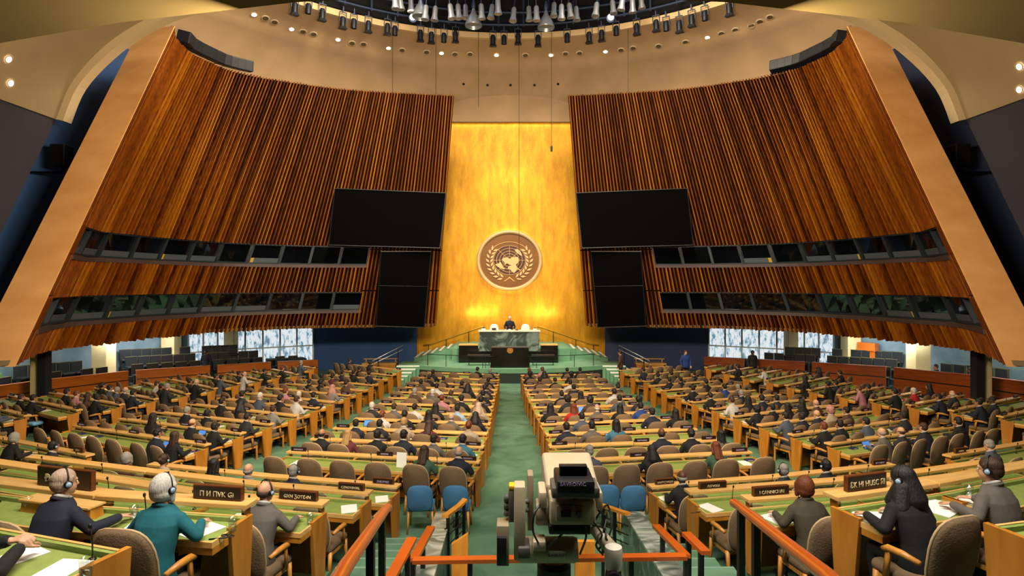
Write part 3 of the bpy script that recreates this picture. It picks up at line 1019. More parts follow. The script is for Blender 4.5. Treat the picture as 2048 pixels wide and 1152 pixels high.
# ------------------------------------------------------------------ people: one continuous body, clothes and hair over it
M_SKIN = {'l': mat('skin_light', '#c99878', 0.55, 0, 0.06, 30), 'm': mat('skin_tan', '#a9744f', 0.55, 0, 0.06, 30), 'd': mat('skin_dark', '#5a3826', 0.5, 0, 0.06, 30)}
HAIRC = {'k': '#14100e', 'b': '#3a2417', 'r': '#6a3115', 'g': '#8f8a84', 'w': '#c4bdb4', 'y': '#a6824f', 'h': '#191617', 'B': '#b59a84', 'P': '#b07a70'}
M_HAIR = {k: mat('hair_' + k, c, 0.6, 0, 0.25, 14, (7, 7, 1.2), 0.45, detail=5) for k, c in HAIRC.items()}
CLOTH = {'navy': '#161b2b', 'black': '#0e0e10', 'charcoal': '#222327', 'grey': '#5d5751', 'lightgrey': '#7a7571', 'teal': '#0d5c68', 'olive': '#40392a',
         'green': '#33503f', 'white': '#b9b6b0', 'red': '#a81f1c', 'maroon': '#5a2029', 'blue': '#1f3a78', 'paleblue': '#8fa9c6', 'brown': '#4a3426', 'pink': '#a8707a', 'beige': '#a08f78', 'slate': '#474d5a', 'print': '#3a6c80'}
M_CL = {k: mat('cloth_' + k, c, 0.85, 0, 0.14, 9, bump=0.25) for k, c in CLOTH.items()}
M_SHIRT = M_CL['white']

def remesh(mb, name, voxel, dec, m, smooth=2):
    me = mb.mesh('tmp', m)
    o = bpy.data.objects.new('tmp', me); COL.objects.link(o)
    r = o.modifiers.new('r', 'REMESH'); r.mode = 'VOXEL'; r.voxel_size = voxel; r.use_smooth_shade = True
    if smooth:
        s = o.modifiers.new('s', 'SMOOTH'); s.factor = 0.5; s.iterations = smooth
    if dec < 1:
        d = o.modifiers.new('d', 'DECIMATE'); d.ratio = dec
    dg = bpy.context.evaluated_depsgraph_get(); dg.update()
    out = bpy.data.meshes.new_from_object(o.evaluated_get(dg))
    out.name = name
    bpy.data.objects.remove(o); bpy.data.meshes.remove(me)
    out.materials.clear(); out.materials.append(m)
    out.polygons.foreach_set('use_smooth', [True] * len(out.polygons))
    return out

V = Vector
def pose(lean=0.06, el=(-.27, .10, .785), wl=(-.15, .37, .80), er=(.27, .10, .785), wr=(.15, .37, .80), yaw=0.0, nod=0.10, stand=False, wide=1.0):
    return dict(lean=lean, el=V(el), wl=V(wl), er=V(er), wr=V(wr), yaw=yaw, nod=nod, stand=stand, wide=wide)

def head_frame(p):
    z = 1.18 if not p['stand'] else 1.58
    c = V((0, p['lean'] + 0.035, z))
    R = Matrix.Rotation(p['yaw'], 4, 'Z') @ Matrix.Rotation(-p['nod'], 4, 'X')
    return Matrix.Translation(c) @ R

def put(mb, M, f):          # add primitives in head space
    t = MB(); f(t)
    mb.add([M @ V(v) for v in t.v], t.f)

def head_shape(t):
    t.ell((0, -0.012, 0.035), (0.075, 0.094, 0.088), 18, 12)
    t.ell((0, 0.022, -0.035), (0.060, 0.066, 0.075), 16, 10)
    t.ell((0, 0.055, -0.083), (0.030, 0.030, 0.024))
    t.cap((0, 0.078, 0.018), (0, 0.096, -0.022), 0.010, 0.014, 8)
    t.cap((-0.03, 0.074, 0.028), (0.03, 0.074, 0.028), 0.014, 0.014, 8)
    t.ell((0, 0.078, -0.052), (0.024, 0.013, 0.010))
    for s in (-1, 1):
        t.ell((s * 0.078, -0.008, 0.002), (0.012, 0.020, 0.032), 10, 7)

def hand(mb, w, dirv, up, s, curl=0.5, grip=False, k=1.0):
    """palm, four fingers of different length and a thumb from wrist w"""
    d = dirv.normalized(); u = (up - d * up.dot(d)).normalized(); side = d.cross(u) * s   # side: towards the thumb
    pc = w + d * 0.05
    for q in (-0.024, -0.008, 0.008, 0.024):
        mb.cap(w + d * 0.012 + side * q * 0.7, w + d * 0.082 + side * q * 1.1, 0.0125 * k, 0.0115 * k, 8)
    for i, (q, ln) in enumerate(((0.027, 0.070), (0.009, 0.078), (-0.009, 0.072), (-0.026, 0.056))):
        c = curl * (1 + 0.12 * i)
        b0 = w + d * 0.083 + side * q * 1.12
        d1 = (d * math.cos(c * .5) - u * math.sin(c * .5)); d2 = (d * math.cos(c * 1.4) - u * math.sin(c * 1.4))
        b1 = b0 + d1 * ln * 0.5; b2 = b1 + d2 * ln * 0.5
        mb.cap(b0, b1, 0.0098 * k, 0.0092 * k, 8); mb.cap(b1, b2, 0.0092 * k, 0.008 * k, 8)
    t0 = w + d * 0.025 + side * 0.026
    t1 = t0 + (d * 0.6 + side * 0.75 - u * .25).normalized() * 0.042
    t2 = t1 + (d * 0.9 + side * 0.25 - u * .3).normalized() * 0.034
    mb.cap(t0, t1, 0.0125 * k, 0.0115 * k, 8); mb.cap(t1, t2, 0.011 * k, 0.009 * k, 8)

def torso_rings(p, g=0.0):
    l = p['lean']; w = p['wide']
    if p['stand']:
        return [(0, 0, 0.80, .175 * w + g, .115 + g), (0, 0, 0.95, .17 * w + g, .115 + g), (0, l * .2, 1.08, .155 * w + g, .105 + g), (0, l * .5, 1.25, .18 * w + g, .118 + g), (0, l * .8, 1.36, .185 * w + g, .105 + g), (0, l, 1.43, .13 * w + g, .08 + g), (0, l, 1.475, .065 + g, .06 + g)]
    return [(0, -.02, .44, .185 * w + g, .15 + g), (0, -.03, .55, .175 * w + g, .13 + g), (0, -.03 + l * .1, .66, .163 * w + g, .112 + g), (0, -.025 + l * .4, .80, .18 * w + g, .120 + g),
            (0, -.02 + l * .7, .92, .188 * w + g, .112 + g), (0, -.01 + l * .9, 1.0, .148 * w + g, .088 + g), (0, l, 1.055, .070 + g, .062 + g)]

def shoulders(p):
    z, l, w = (1.385 if p['stand'] else 0.945), p['lean'] * (1 if p['stand'] else .85), p['wide']
    return V((-.175 * w, l, z)), V((.175 * w, l, z))

def legs(mb, p, g=0.0, shoes=True):
    for s in (-1, 1):
        if p['stand']:
            h, k, a, t = V((s * .085, 0, .86)), V((s * .09, .01, .48)), V((s * .09, -.01, .08)), V((s * .10, .13, .035))
        else:
            h, k, a, t = V((s * .09, .0, .50)), V((s * .12, .36, .475)), V((s * .12, .32, .09)), V((s * .13, .46, .035))
        mb.cap(h, k, .083 + g, .058 + g, 12)
        mb.cap(k, a, .056 + g, .036 + g, 12)
        if shoes:
            mb.cap(a - V((0, .03, .04)), t, .036, .034, 10)

def make_body(p, name, voxel=0.010, dec=0.22):
    mb = MB()
    H = head_frame(p)
    put(mb, H, head_shape)
    neck0 = V((0, p['lean'] * .95, (1.44 if p['stand'] else 1.02)))
    mb.cap(neck0, H @ V((0, -.015, -.03)), .056, .052, 12)
    mb.loft(torso_rings(p, -0.012), 18)
    a, b = shoulders(p)
    for s, sh, e, w in ((-1, a, p['el'], p['wl']), (1, b, p['er'], p['wr'])):
        mb.cap(sh, e, .050, .040, 10); mb.cap(e, w, .038, .027, 10)
        d = (w - e).normalized()
        if abs(w.z - .80) < .035 and not p['stand']:
            hd = V((-.35 * s, .93, -.12))
            hand(mb, w, hd, V((0, 0, 1)), s * -1 * -1, 0.45)
        else:
            hand(mb, w, d, V((0, -.3, 1)), s, 0.7)
    legs(mb, p, -0.014, False)
    return remesh(mb, name, voxel, dec, M_SKIN['l'])

def make_jacket(p, name, voxel=0.014, dec=0.35, fem=False):
    mb = MB()
    mb.loft(torso_rings(p, 0.012), 22, 2.3)
    a, b = shoulders(p)
    for s, sh, e, w in ((-1, a, p['el'], p['wl']), (1, b, p['er'], p['wr'])):
        mb.ell(sh + V((-.008 * s, 0, -.012)), (.066, .07, .066))
        mb.cap(sh + V((0, 0, -.02)), e, .066, .056, 12)
        we = w - (w - e).normalized() * .025
        mb.cap(e, we, .056, .042, 12)
        mb.cap(sh + V((-s * .10, 0, .035)), sh + V((0, 0, .0)), .05, .06, 10)      # trapezius to shoulder
    # collar roll
    cz = (1.445 if p['stand'] else 1.03)
    for k in range(14):
        t0, t1 = 2 * PI * k / 14, 2 * PI * (k + 1) / 14
        q = [V((.074 * math.cos(t), p['lean'] + .068 * math.sin(t) + .0, cz + .012 - .035 * math.sin(t))) for t in (t0, t1)]
        mb.cap(q[0], q[1], .018, .018, 8)
    return remesh(mb, name, voxel, dec, M_CL['navy'], 6 if voxel < .01 else 3)

def make_collar(p, name):
    cz = (1.475 if p['stand'] else 1.062)
    pts = [V((.064 * math.cos(t), p['lean'] + .006 + .060 * math.sin(t), cz + .006 - .03 * math.sin(t))) for t in [2 * PI * k / 16 for k in range(17)]]
    return MB().tube(pts, .016, 8, False).mesh(name, M_SHIRT, True)

def make_trousers(p, name, voxel=0.016, dec=0.4):
    mb = MB()
    legs(mb, p, 0.004, False)
    if p['stand']: mb.ell((0, 0, .86), (.165, .11, .12))
    else: mb.ell((0, -.01, .53), (.18, .15, .10))
    return remesh(mb, name, voxel, dec, M_CL['black'], 1)
def make_shoes(p, name):
    mb = MB()
    for s in (-1, 1):
        a, t = (V((s * .09, -.01, .08)), V((s * .10, .13, .035))) if p['stand'] else (V((s * .12, .33, .09)), V((s * .13, .46, .035)))
        mb.cap(a - V((0, .03, .045)), t, .040, .036, 10)
    return remesh(mb, name, .014, .4, M_BLACK, 1)

def hair_shape(style):
    def f(t):
        if style in ('short', 'bob', 'long', 'bun'):
            t.ell((0, -0.022, 0.050), (0.084, 0.100, 0.088), 18, 12)
            t.ell((0, -0.045, 0.005), (0.081, 0.078, 0.085), 16, 10)
            for s in (-1, 1):
                t.cap((s * .075, .03, .06), (s * .078, .01, .015), .014, .010, 8)
        if style == 'bald':
            t.ell((0, -0.036, -0.008), (0.082, 0.080, 0.052), 18, 10)
            for s in (-1, 1):
                t.cap((s * .073, .02, .01), (s * .077, -.02, .015), .014, .016, 8)
        if style == 'bob':
            t.ell((0, -0.034, 0.022), (0.100, 0.107, 0.126), 22, 14)
            t.ell((0, -0.040, -0.030), (0.101, 0.090, 0.082), 20, 12)
            for s in (-1, 1):
                t.cap((s * .074, .015, .04), (s * .080, .018, -.085), .030, .024, 10)
        if style == 'long':
            t.ell((0, -0.028, 0.052), (0.090, 0.102, 0.090), 18, 12)
            for s in (-1, 1):
                t.cap((s * .07, .01, .05), (s * .085, -.02, -.12), .030, .036, 10)
                t.cap((s * .045, -.055, .03), (s * .06, -.09, -.24), .046, .040, 10)
            t.cap((0, -.07, .03), (0, -.105, -.26), .048, .042, 10)
        if style == 'bun':
            t.ell((0, -.12, 0.02), (.048, .042, .046), 14, 10)
        if style == 'cap':
            t.ell((0, -0.015, 0.058), (0.086, 0.103, 0.080), 18, 12)
            t.ell((0, 0.11, 0.055), (0.06, 0.06, 0.012), 14, 6)
        if style == 'curly':
            t.ell((0, -0.03, 0.045), (0.115, 0.118, 0.110), 18, 12)
            t.ell((0, -0.05, -0.02), (0.105, 0.09, 0.09), 18, 12)
            rn = random.Random(3)
            for _ in range(60):
                a, b = rn.uniform(0, 2 * PI), rn.uniform(-.5, 1.4)
                q = V((math.cos(a) * math.cos(b) * .112, -.03 + math.sin(a) * math.cos(b) * .115, .045 + math.sin(b) * .105))
                if q.y < .05: t.ell(q, (.02, .02, .02), 8, 6)
        if style == 'veil':
            t.ell((0, -0.020, 0.040), (0.094, 0.108, 0.104), 20, 12)
            t.ell((0, -0.015, -0.07), (0.086, 0.088, 0.08), 18, 12)
            t.cap((0, -.05, .0), (0, -.07, -.17), .092, .125, 14)
            for s in (-1, 1):
                t.cap((s * .05, -.02, -.06), (s * .14, -.02, -.235), .085, .07, 12)
                t.cap((s * .04, .03, -.10), (s * .05, .09, -.20), .065, .06, 12)
            t.cap((0, -.08, -.12), (.02, -.12, -.36), .10, .07, 12)
    return f
HAIR_MESH = {}
def hair_mesh(style, fine):
    k = (style, fine)
    if k not in HAIR_MESH:
        t = MB(); hair_shape(style)(t)
        HAIR_MESH[k] = remesh(t, 'hair_' + style, 0.006 if fine else 0.010, 0.5 if fine else 0.22, M_HAIR['k'], {'curly': 1, 'veil': 14, 'bob': 8, 'long': 8}.get(style, 4) if fine else 3)
    return HAIR_MESH[k]

HS = {}
def headset(parent, H, fine=True):
    if 'band' not in HS:
        arc = [V((.098 * math.cos(a), -.01, .02 + .125 * math.sin(a))) for a in [PI * k / 16 for k in range(17)]]
        HS['band'] = MB().tube(arc, .006, 8).mesh('headset_band', M_BLACK, True)
        for s in (-1, 1):
            m2 = MB().lathe([(.034, .086 * s), (.036, .098 * s), (.030, .112 * s)], (0, -.01, .005), 18, 'x')
            m2.mi = 1
            m2.lathe([(.024, .1125 * s), (.022, .117 * s)], (0, -.01, .005), 18, 'x')
            HS['cup%d' % s] = m2.mesh('headset_cup', [M_BLACK, mat('headset_blue', '#9fb9d2', 0.4)], True)
    b = link('headset', HS['band'], parent)
    b.matrix_local = H
    for s in (-1, 1):
        link('ear_cup', HS['cup%d' % s], b)
    return b

POSES = {
    'a': pose(),
    'b': pose(lean=.10, wl=(-.08, .35, .80), wr=(.17, .38, .80), nod=.32),
    'c': pose(lean=-.03, el=(-.27, .02, .79), er=(.27, .02, .79), wl=(-.12, .30, .805), wr=(.12, .30, .805), nod=-.02, yaw=.15),
    'd': pose(lean=.08, er=(.24, .22, .80), wr=(.09, .20, 1.02), yaw=-.35, nod=.12),
    's': pose(lean=0.0, el=(-.25, .0, 1.12), er=(.25, .0, 1.12), wl=(-.24, .10, .90), wr=(.24, .10, .90), stand=True),
}
BODY = {}
def body_set(k):
    if k not in BODY:
        p = POSES[k]
        BODY[k] = (make_body(p, 'body'), make_jacket(p, 'jacket'), make_trousers(p, 'trousers'), make_shoes(p, 'shoes'), make_collar(p, 'shirt_collar'), head_frame(p))
    return BODY[k]

def person(loc, rz, label, pz='a', skin='l', style='short', hc='k', cl='navy', tr='black', group=None, hs=False, scale=1.0, detail=1, shirt=True):
    if pz in BODY or pz in POSES:
        body, jk, trs, sh, co, H = body_set(pz)
    o = link('person', body, None, loc, (0, 0, rz), scale, M_SKIN[skin])
    tag(o, label, 'person', group)
    link('jacket', jk, o, mats=M_CL[cl])
    link('trousers', trs, o, mats=M_CL[tr])
    if detail >= 1:
        link('shoes', sh, o)
    if shirt and detail >= 1:
        link('shirt_collar', co, o)
    if style != 'none':
        nm = 'headscarf' if style == 'veil' else ('cap' if style == 'cap' else 'hair')
        h = link(nm, hair_mesh(style, detail >= 2), o, mats=M_HAIR[hc] if hc in M_HAIR else M_CL[hc])
        h.matrix_local = H
    if hs:
        headset(o, H)
    return o

def hero(loc, rz, label, key, p, skin, style, hc, cl, tr, hs=False, shirt=True, scale=0.92):
    POSES[key] = p
    BODY[key] = (make_body(p, 'body', 0.006, 0.3), make_jacket(p, 'jacket', 0.008, 0.4), make_trousers(p, 'trousers'), make_shoes(p, 'shoes'), make_collar(p, 'shirt_collar'), head_frame(p))
    o = person(loc, rz, label, key, skin, style, hc, cl, tr, None, hs, scale, 2, shirt)
    # eyes, set in the face
    for s in (-1, 1):
        e = MB().ell((s * .030, .078, .008), (.011, .008, .007), 10, 8)
        q = link('eye', e.mesh('eye', mat('eye_white', '#e6e1da', 0.3), True), o); q.matrix_local = head_frame(p)
    return o

# ------------------------------------------------------------------ rows of desks, armchairs and people on the sloping floor
# each row: rail ends as sight lines; people: position, skin, hair style, hair colour, cloth, pose
LC = [(577, 901, 961, 921.6), (624, 875.5, 969, 891.8), (668.5, 854, 976, 865.5), (710, 836, 982, 846), (733, 821.5, 984, 828.2), (759, 805.7, 987.5, 812.2),
      (777.5, 793.8, 990, 800), (796, 782.3, 992, 787.4), (811, 773, 995.5, 778.7), (824.6, 764, 998, 769.5), (835, 753.6, 999, 759.4), (850, 744.2, 999, 748.8)]
LCP = ["845 m long b green b;917 l bald g navy a", "643 m bald k black a;691 l long y maroon b;755 d short k black a;804 m short k navy a;866 m short k grey a;924 d short k print a",
       "698 l short k navy a;738 m short k navy a;790 l short y beige a;838 l long b maroon b;937 l bun r beige a", "764 l bun r white a;807 d short k black b;857 l long k charcoal a;901 l bald g grey a;950 m veil h black a",
       "743 l short w charcoal a;788 l short b grey a;829 m bun k white a;869 d long k black a;920 m short k paleblue a;958 l veil B beige a", "883 l bun r pink a;928 m short k black a;967 d short k black a",
       "834 m short g brown a;860 l short w grey a;899 m short b brown b;966 d short k black a", "870 m short k white a;935 d veil h black a;975 m short k navy a", "836 d short k brown a;923 m short k black a;974 d short k black a",
       "859 m short k black a;885 m short k charcoal a;978 d short k black a", "865 d short k black a", "960 l short k black a;987 l short g navy a"]
RC = [(1108, 921.5, 1500, 902), (1096.5, 890.7, 1437, 878), (1091, 867.7, 1391.5, 855.8), (1081.6, 846.6, 1349, 836.7), (1073.6, 829, 1309, 823), (1066.7, 812.6, 1282.5, 809.2),
      (1060, 799, 1268.7, 795.4), (1054, 787, 1249, 784.6), (1049.5, 778.2, 1232, 775.4), (1047, 769.5, 1218, 766.7), (1043.8, 758.7, 1208, 756.4), (1041.5, 750.2, 1193, 747.5)]
RCP = ["1187 l short g slate a;1305 m veil h black a;1435 l long r green b", "1324 d bald k navy a;1385 d short k black b;1445 m long k grey a", "1134 m short k navy a;1186 l short k grey a;1232 m long k print a",
       "1161 m short k slate a;1305 m short k navy a;1352 m long k black a", "1102 d long k black a;1148 l long r red a;1195 l bald w grey a;1245 m long k black a;1278 d short k blue a;1316 l short r brown a",
       "1136 d curly k charcoal a;1181 d curly k brown a;1249 m short k slate a;1287 d curly k charcoal a", "1123 m short k black a;1162 m long k black a;1234 m short k white a", "1142 m short k charcoal a;1237 m short k brown b",
       "1137 l short k white a", "1092 m short k brown a;1099 m short k black a", "1063 d curly k black a;1085 d veil h brown a;1148 d curly k black a", "1060 l short r maroon a;1084 l short r pink a;1136 m short k black a;1159 m short k black a"]
LB = [(153, 850, 417, 888), (242, 836, 488, 865), (309, 822, 545, 847), (375, 806, 594.5, 830), (440, 795.5, 636.5, 814.6), (488.5, 784, 668, 803), (531.5, 774.5, 701, 789.5),
      (573.5, 766, 725, 780), (603, 757.5, 748, 769), (655, 749, 768, 758.5), (688, 740.6, 786.6, 750), (698, 727.7, 804, 739.7)]
LBP = ["309 m short k navy b;357 m long b black a", "301 m long k black a;382 l bald r black a;447 d short k black a", "372 m short g black a;419 d short k black a;490 m short k charcoal b", "442 m short k black a;483 d veil h black a;557 m short b lightgrey a",
       "483 m short k charcoal a;518 l short w slate a;559 m short k black a;597 l short b white a", "569 l short r pink a;596 l short w white a;634 m short k navy a", "668 l veil P lightgrey a", "618 m short k black a;644 d short k black a;689 m short k brown b",
       "644 d short k black a;662 m short k maroon a", "682 m short k navy a;706 m short k black a;743 m short k navy a", "718 m short k black a", "697 m short k navy b;736 d short k black a"]
RB = [(1653.7, 886, 1907.6, 852), (1580, 868, 1803, 839), (1517, 849, 1740, 821), (1465, 831, 1676, 808.6), (1422, 816, 1615, 797.7), (1382, 803, 1558.6, 787.6), (1350, 790, 1508, 779),
      (1321.6, 780, 1468, 769), (1301, 771, 1433, 760), (1286, 761.6, 1407.5, 753), (1260, 751, 1373, 741), (1239, 740, 1338, 732)]
RBP = ["1767 l bald g grey a;1805 l bald b charcoal a;1850 l short b navy a;1924 m short k black d", "1655 m short r black a;1678 m short k black d;1734 m short k slate a;1811 d short k charcoal a",
       "1510 m short k slate a;1573 d short k navy a;1608 l bald y navy a;1644 l curly P beige b;1683 m short k brown a", "1463 m curly k black a;1505 m short k black a;1553 m long k black a;1593 m long k black a;1616 l bald P brown a",
       "1416 m short b white b;1440 m long k black a;1491 m short k navy d;1525 m short k charcoal a", "1418 m short k black b;1482 m short g navy a", "1378 m short k black a;1451 m short k blue a;1475 m short g slate a", "1411 m short k black a",
       "1340 m short k black a;1362 m short k black a", "1301 m short k black a;1345 m short k olive b;1387 l short k navy a", "1274 m short k navy b", ""]
LL = [(-40, 807, 56, 830), (20, 789.6, 160, 819), (103, 784, 245, 808), (192, 775, 313, 797), (285, 763, 377, 787), (337, 757, 432, 776), (398, 749.5, 479, 766), (455, 746, 523, 759), (505, 741.5, 559, 752), (545, 737.5, 595, 748), (598, 731, 629, 735)]
LLP = ["6 m short k slate a", "41 m short b black a;65 m short k black a", "132 m short k black a;149 l short r pink b;174 m long b brown a;200 d short k black a", "225 m bun k black a;254 m short k slate a;267 m short k navy a;283 l bald g charcoal a;302 m short g slate a",
       "325 l short b white b;351 l short g charcoal a;366 m short k black a", "397 l bald w black a;412 m short k black a", "456 m short k slate a;471 m short k black a", "488 m short k black a;513 l bald w white a", "540 m short k black b", "575 l short r black a", "603 l short g slate a"]
RR = [(1999, 832, 2090, 814), (1901, 820, 2036.5, 793.5), (1816, 809, 1925, 789), (1741.6, 799, 1838, 782.5), (1676.7, 789, 1765, 772), (1616.6, 779, 1700, 764), (1572, 770, 1655, 754), (1531, 760, 1614, 745), (1484, 753, 1560, 739), (1446, 744, 1507, 733), (1411, 734, 1439, 728.8)]
RRP = ["", "1956 m short k navy a;1987 d cap k charcoal a", "1882 m short k navy b;1908 l bald w charcoal d", "1775 m short k black a;1831 l short w red a;1857 m long k black a", "1721 l short r pink b;1740 m short k black b", "1648 m short k black d;1673 m short k navy a",
       "1609 m long k black a;1715 m short k black a", "1659 m veil h navy a", "1530 m short k white b", "1468 m short k black a", ""]
HC = {'k': 'dark-haired', 'b': 'brown-haired', 'r': 'red-haired', 'g': 'grey-haired', 'w': 'white-haired', 'y': 'blond', 'h': 'black-haired', 'B': 'fair-haired', 'P': 'pinkish-haired'}
def look(st, hc):
    return {'bald': 'balding', 'veil': 'headscarf-wearing', 'curly': 'curly ' + HC[hc], 'long': 'long ' + HC[hc], 'bun': 'pinned-up ' + HC[hc], 'cap': 'capped'}.get(st, HC[hc])

PX_SEAT = 0.675
NPERS = [0]
def seat_row(o, L, ppl, desc, near_end, aisle, nseat, group, plates=True, skip=(), blockkey=''):
    """chairs, people and small things of one desk"""
    h = L / 2
    nseat = max(1, min(nseat, int((L - .54) / .61 + 1.001)))
    det = 2 if o.location.y < 14 else (1 if o.location.y < 21 else 0)
    seats = [(-h + L * (i + 0.5) / nseat, None) for i in range(nseat)]
    # people sit where they were seen: solve the local x whose seat lies on the sight line
    occ = {}
    for q in ppl:
        f = q.split()
        px = float(f[0])
        lo, hi = -h - 1, h + 1
        for _ in range(40):
            m = (lo + hi) / 2
            w = in_desk(o, m, -PX_SEAT + 0.06, 1.2)
            if CX + w.x * F / w.y < px: lo = m
            else: hi = m
        x = min(max(lo, -h - 0.25), h + 0.25)
        free = [i for i in range(nseat) if i not in occ]
        if not free:
            continue
        i = min(free, key=lambda i: abs(seats[i][0] - x))
        occ[i] = (x, f)
    xs = [occ[i][0] if i in occ else seats[i][0] for i in range(nseat)]
    sp = min(0.61, (L - 0.54) / max(1, nseat - 1))
    for _ in range(40):      # keep the chairs from running into each other and off the desk
        order = sorted(range(nseat), key=lambda i: xs[i])
        for i, j in zip(order, order[1:]):
            dlt = sp - (xs[j] - xs[i])
            if dlt > 0:
                xs[i] -= dlt / 2; xs[j] += dlt / 2
        xs = [min(max(x, -h + .27), h - .27) for x in xs]
    order = sorted(range(nseat), key=lambda i: xs[i], reverse=(near_end == 'right'))
    rz = o.rotation_euler.z
    for n, i in enumerate(order):
        f = occ[i][1] if i in occ else None
        back = 0.0 if f is None else 0.0
        p = in_desk(o, xs[i], -PX_SEAT - back, 0)
        tw = random.uniform(-.08, .08)
        loc = (p.x, p.y, fz(p.x, p.y) if blockkey != 'fore' else o.location.z)
        armchair(loc, rz + tw, '%s armchair, %s seat from %s, %s' % ('tan empty' if f is None else 'tan occupied', ORD[n + 1], aisle, desc), group, det)
        if f is not None:
            _, sk, st, hc, cl, pz = f[:6]
            lab = '%s person in %s, %s seat from %s, %s' % (look(st, hc), {'print': 'patterned blue', 'lightgrey': 'light grey', 'paleblue': 'pale blue'}.get(cl, cl), ORD[n + 1], aisle, desc)
            person((loc[0], loc[1], loc[2] + .035), rz + tw, lab, pz, sk, st, hc, cl, random.choice(('black', 'charcoal', 'navy')), 'seated people of the ' + group.split(' of the ')[-1],
                   'hs' in f, random.uniform(.87, .94), det, st not in ('long', 'veil', 'bun', 'bob'))
            NPERS[0] += 1
        if (f is not None and random.random() < .75) or random.random() < .22:
            if o.location.y < 24:
                paper(o, xs[i] + random.uniform(-.12, .12), -0.34, 'white papers before %s seat from %s, %s' % (ORD[n + 1], aisle, desc), random.uniform(-.3, .3), 1 if random.random() < .2 else 0)
        if random.random() < .45 and o.location.y < 26:
            console(o, xs[i] + .26, 'small blue console by %s seat from %s, %s' % (ORD[n + 1], aisle, desc))
    if plates:
        ks = [(-h + .25, 'left end'), (h - .25, 'right end')]
        if L > 3.2: ks.append((random.uniform(-.5, .5), 'middle'))
        for x, wd in ks:
            if random.random() < .9:
                name_plate(o, x, 'dark name plate on %s of the rail, %s' % (wd, desc))

BD = {}
def block(rows, ppl, nm, near_end, aisle, nearrow=2):
    for k, (r, pp) in enumerate(zip(rows, ppl)):
        A, B = ray_plane_rail(r[0], r[1]), ray_plane_rail(r[2], r[3])
        desc = '%s row, %s' % (ORD[k + 1], nm)
        L = math.hypot(B.x - A.x, B.y - A.y)
        o = BD[nm, k] = desk(A, B, 'long green-topped wooden desk, %s' % desc, 'desks of the ' + nm, k < nearrow)
        plist = [q for q in pp.split(';') if q]
        ns = max(len(plist), round(L / 0.72))
        if nm in ('outer left block', 'outer right block'):
            ns = max(len(plist), min(ns, 4))
        seat_row(o, L, plist, desc, near_end, aisle, ns, 'armchairs of the ' + nm)
block(LC, LCP, 'left centre block', 'right', 'centre aisle')
block(RC, RCP, 'right centre block', 'left', 'centre aisle')
block(LB, LBP, 'left middle block', 'right', 'inner aisle')
block(RB, RBP, 'right middle block', 'left', 'inner aisle')
block(LL, LLP, 'outer left block', 'right', 'block aisle')
block(RR, RRP, 'outer right block', 'left', 'block aisle')

# ------------------------------------------------------------------ stage, rostrum, emblem
ST_Z = CZ - 4.45
M_MARB_G = mat('green_marble', '#7c8a82', 0.25, 0, 0.4, 0.9, (1, 1, 1), 0.0, col2='#35423c', detail=10, dist=2.5, ramp=(.45, .6))
M_MARB_D = mat('dark_marble', '#17130f', 0.2, 0, 0.35, 3, detail=8)
M_STEPW = mat('step_stone', '#eef2e8', 0.6)
M_CARPL = mat('stage_carpet', '#6c9a78', 0.95, 0, 0.12, 2.0, bump=0.2)
mb = MB()
front = [(x, 30.05 + 0.055 * x * x) for x in [-5.0 + 10 * k / 20 for k in range(21)]]
mb.slab([(-5.6, 37)] + front + [(5.6, 37)], -0.3, ST_Z)
stage = struct('floor_stage', mb, M_CARPL)
mb = MB()
for (x0, y0), (x1, y1) in zip(front, front[1:]):
    mb.hexa([(x0, y0 - .03, -.2), (x1, y1 - .03, -.2), (x1, y1, -.2), (x0, y0, -.2), (x0, y0 - .03, ST_Z - .22), (x1, y1 - .03, ST_Z - .22), (x1, y1, ST_Z - .22), (x0, y0, ST_Z - .22)])
link('stage_front', mb.mesh('stage_front', mat('dark_green_board', '#16281f', 0.7)), stage)
for sx, nm in ((-1, 'left'), (1, 'right')):
    for i in range(5):
        y0 = 31.7 - .30 * i
        z = ST_Z - .02 - .135 * i
        x0, x1 = 5.0 + .16 * i, 6.25 + .16 * i
        mb = MB().box((min(sx * x0, sx * x1), y0 - .30, -.3), (max(sx * x0, sx * x1), y0 + 1.6, z))
        mb.mi = 1
        mb.box((min(sx * x0, sx * x1), y0 - .305, z - .05), (max(sx * x0, sx * x1), y0 - .14, z + .004))
        o = link('stair_step', mb.mesh('stair_step', [M_CARPL, M_STEPW])); o['kind'] = 'structure'
# raised platform behind the desk and its stairs
DZ = CZ - 3.72
struct('floor_rostrum', MB().box((-3.4, 33.15, ST_Z - .1), (3.4, 37, DZ)), M_CARPL)
for sx, nm in ((-1, 'left'), (1, 'right')):
    for i in range(5):
        x0, x1 = 3.4 + .46 * i, 3.86 + .46 * i
        z = DZ - .12 * (i + 1) - .01
        mb = MB().box((min(sx * x0, sx * x1), 34.3 - .12 * i, ST_Z - .1), (max(sx * x0, sx * x1), 36.9, z))
        mb.mi = 1
        mb.box((min(sx * (x1 - .14), sx * x1), 34.3 - .12 * i, z - .03), (max(sx * (x1 - .14), sx * (x1 + .004)), 36.9, z + .004))
        o = link('stair_step', mb.mesh('stair_step', [M_CARPL, M_STEPW])); o['kind'] = 'structure'

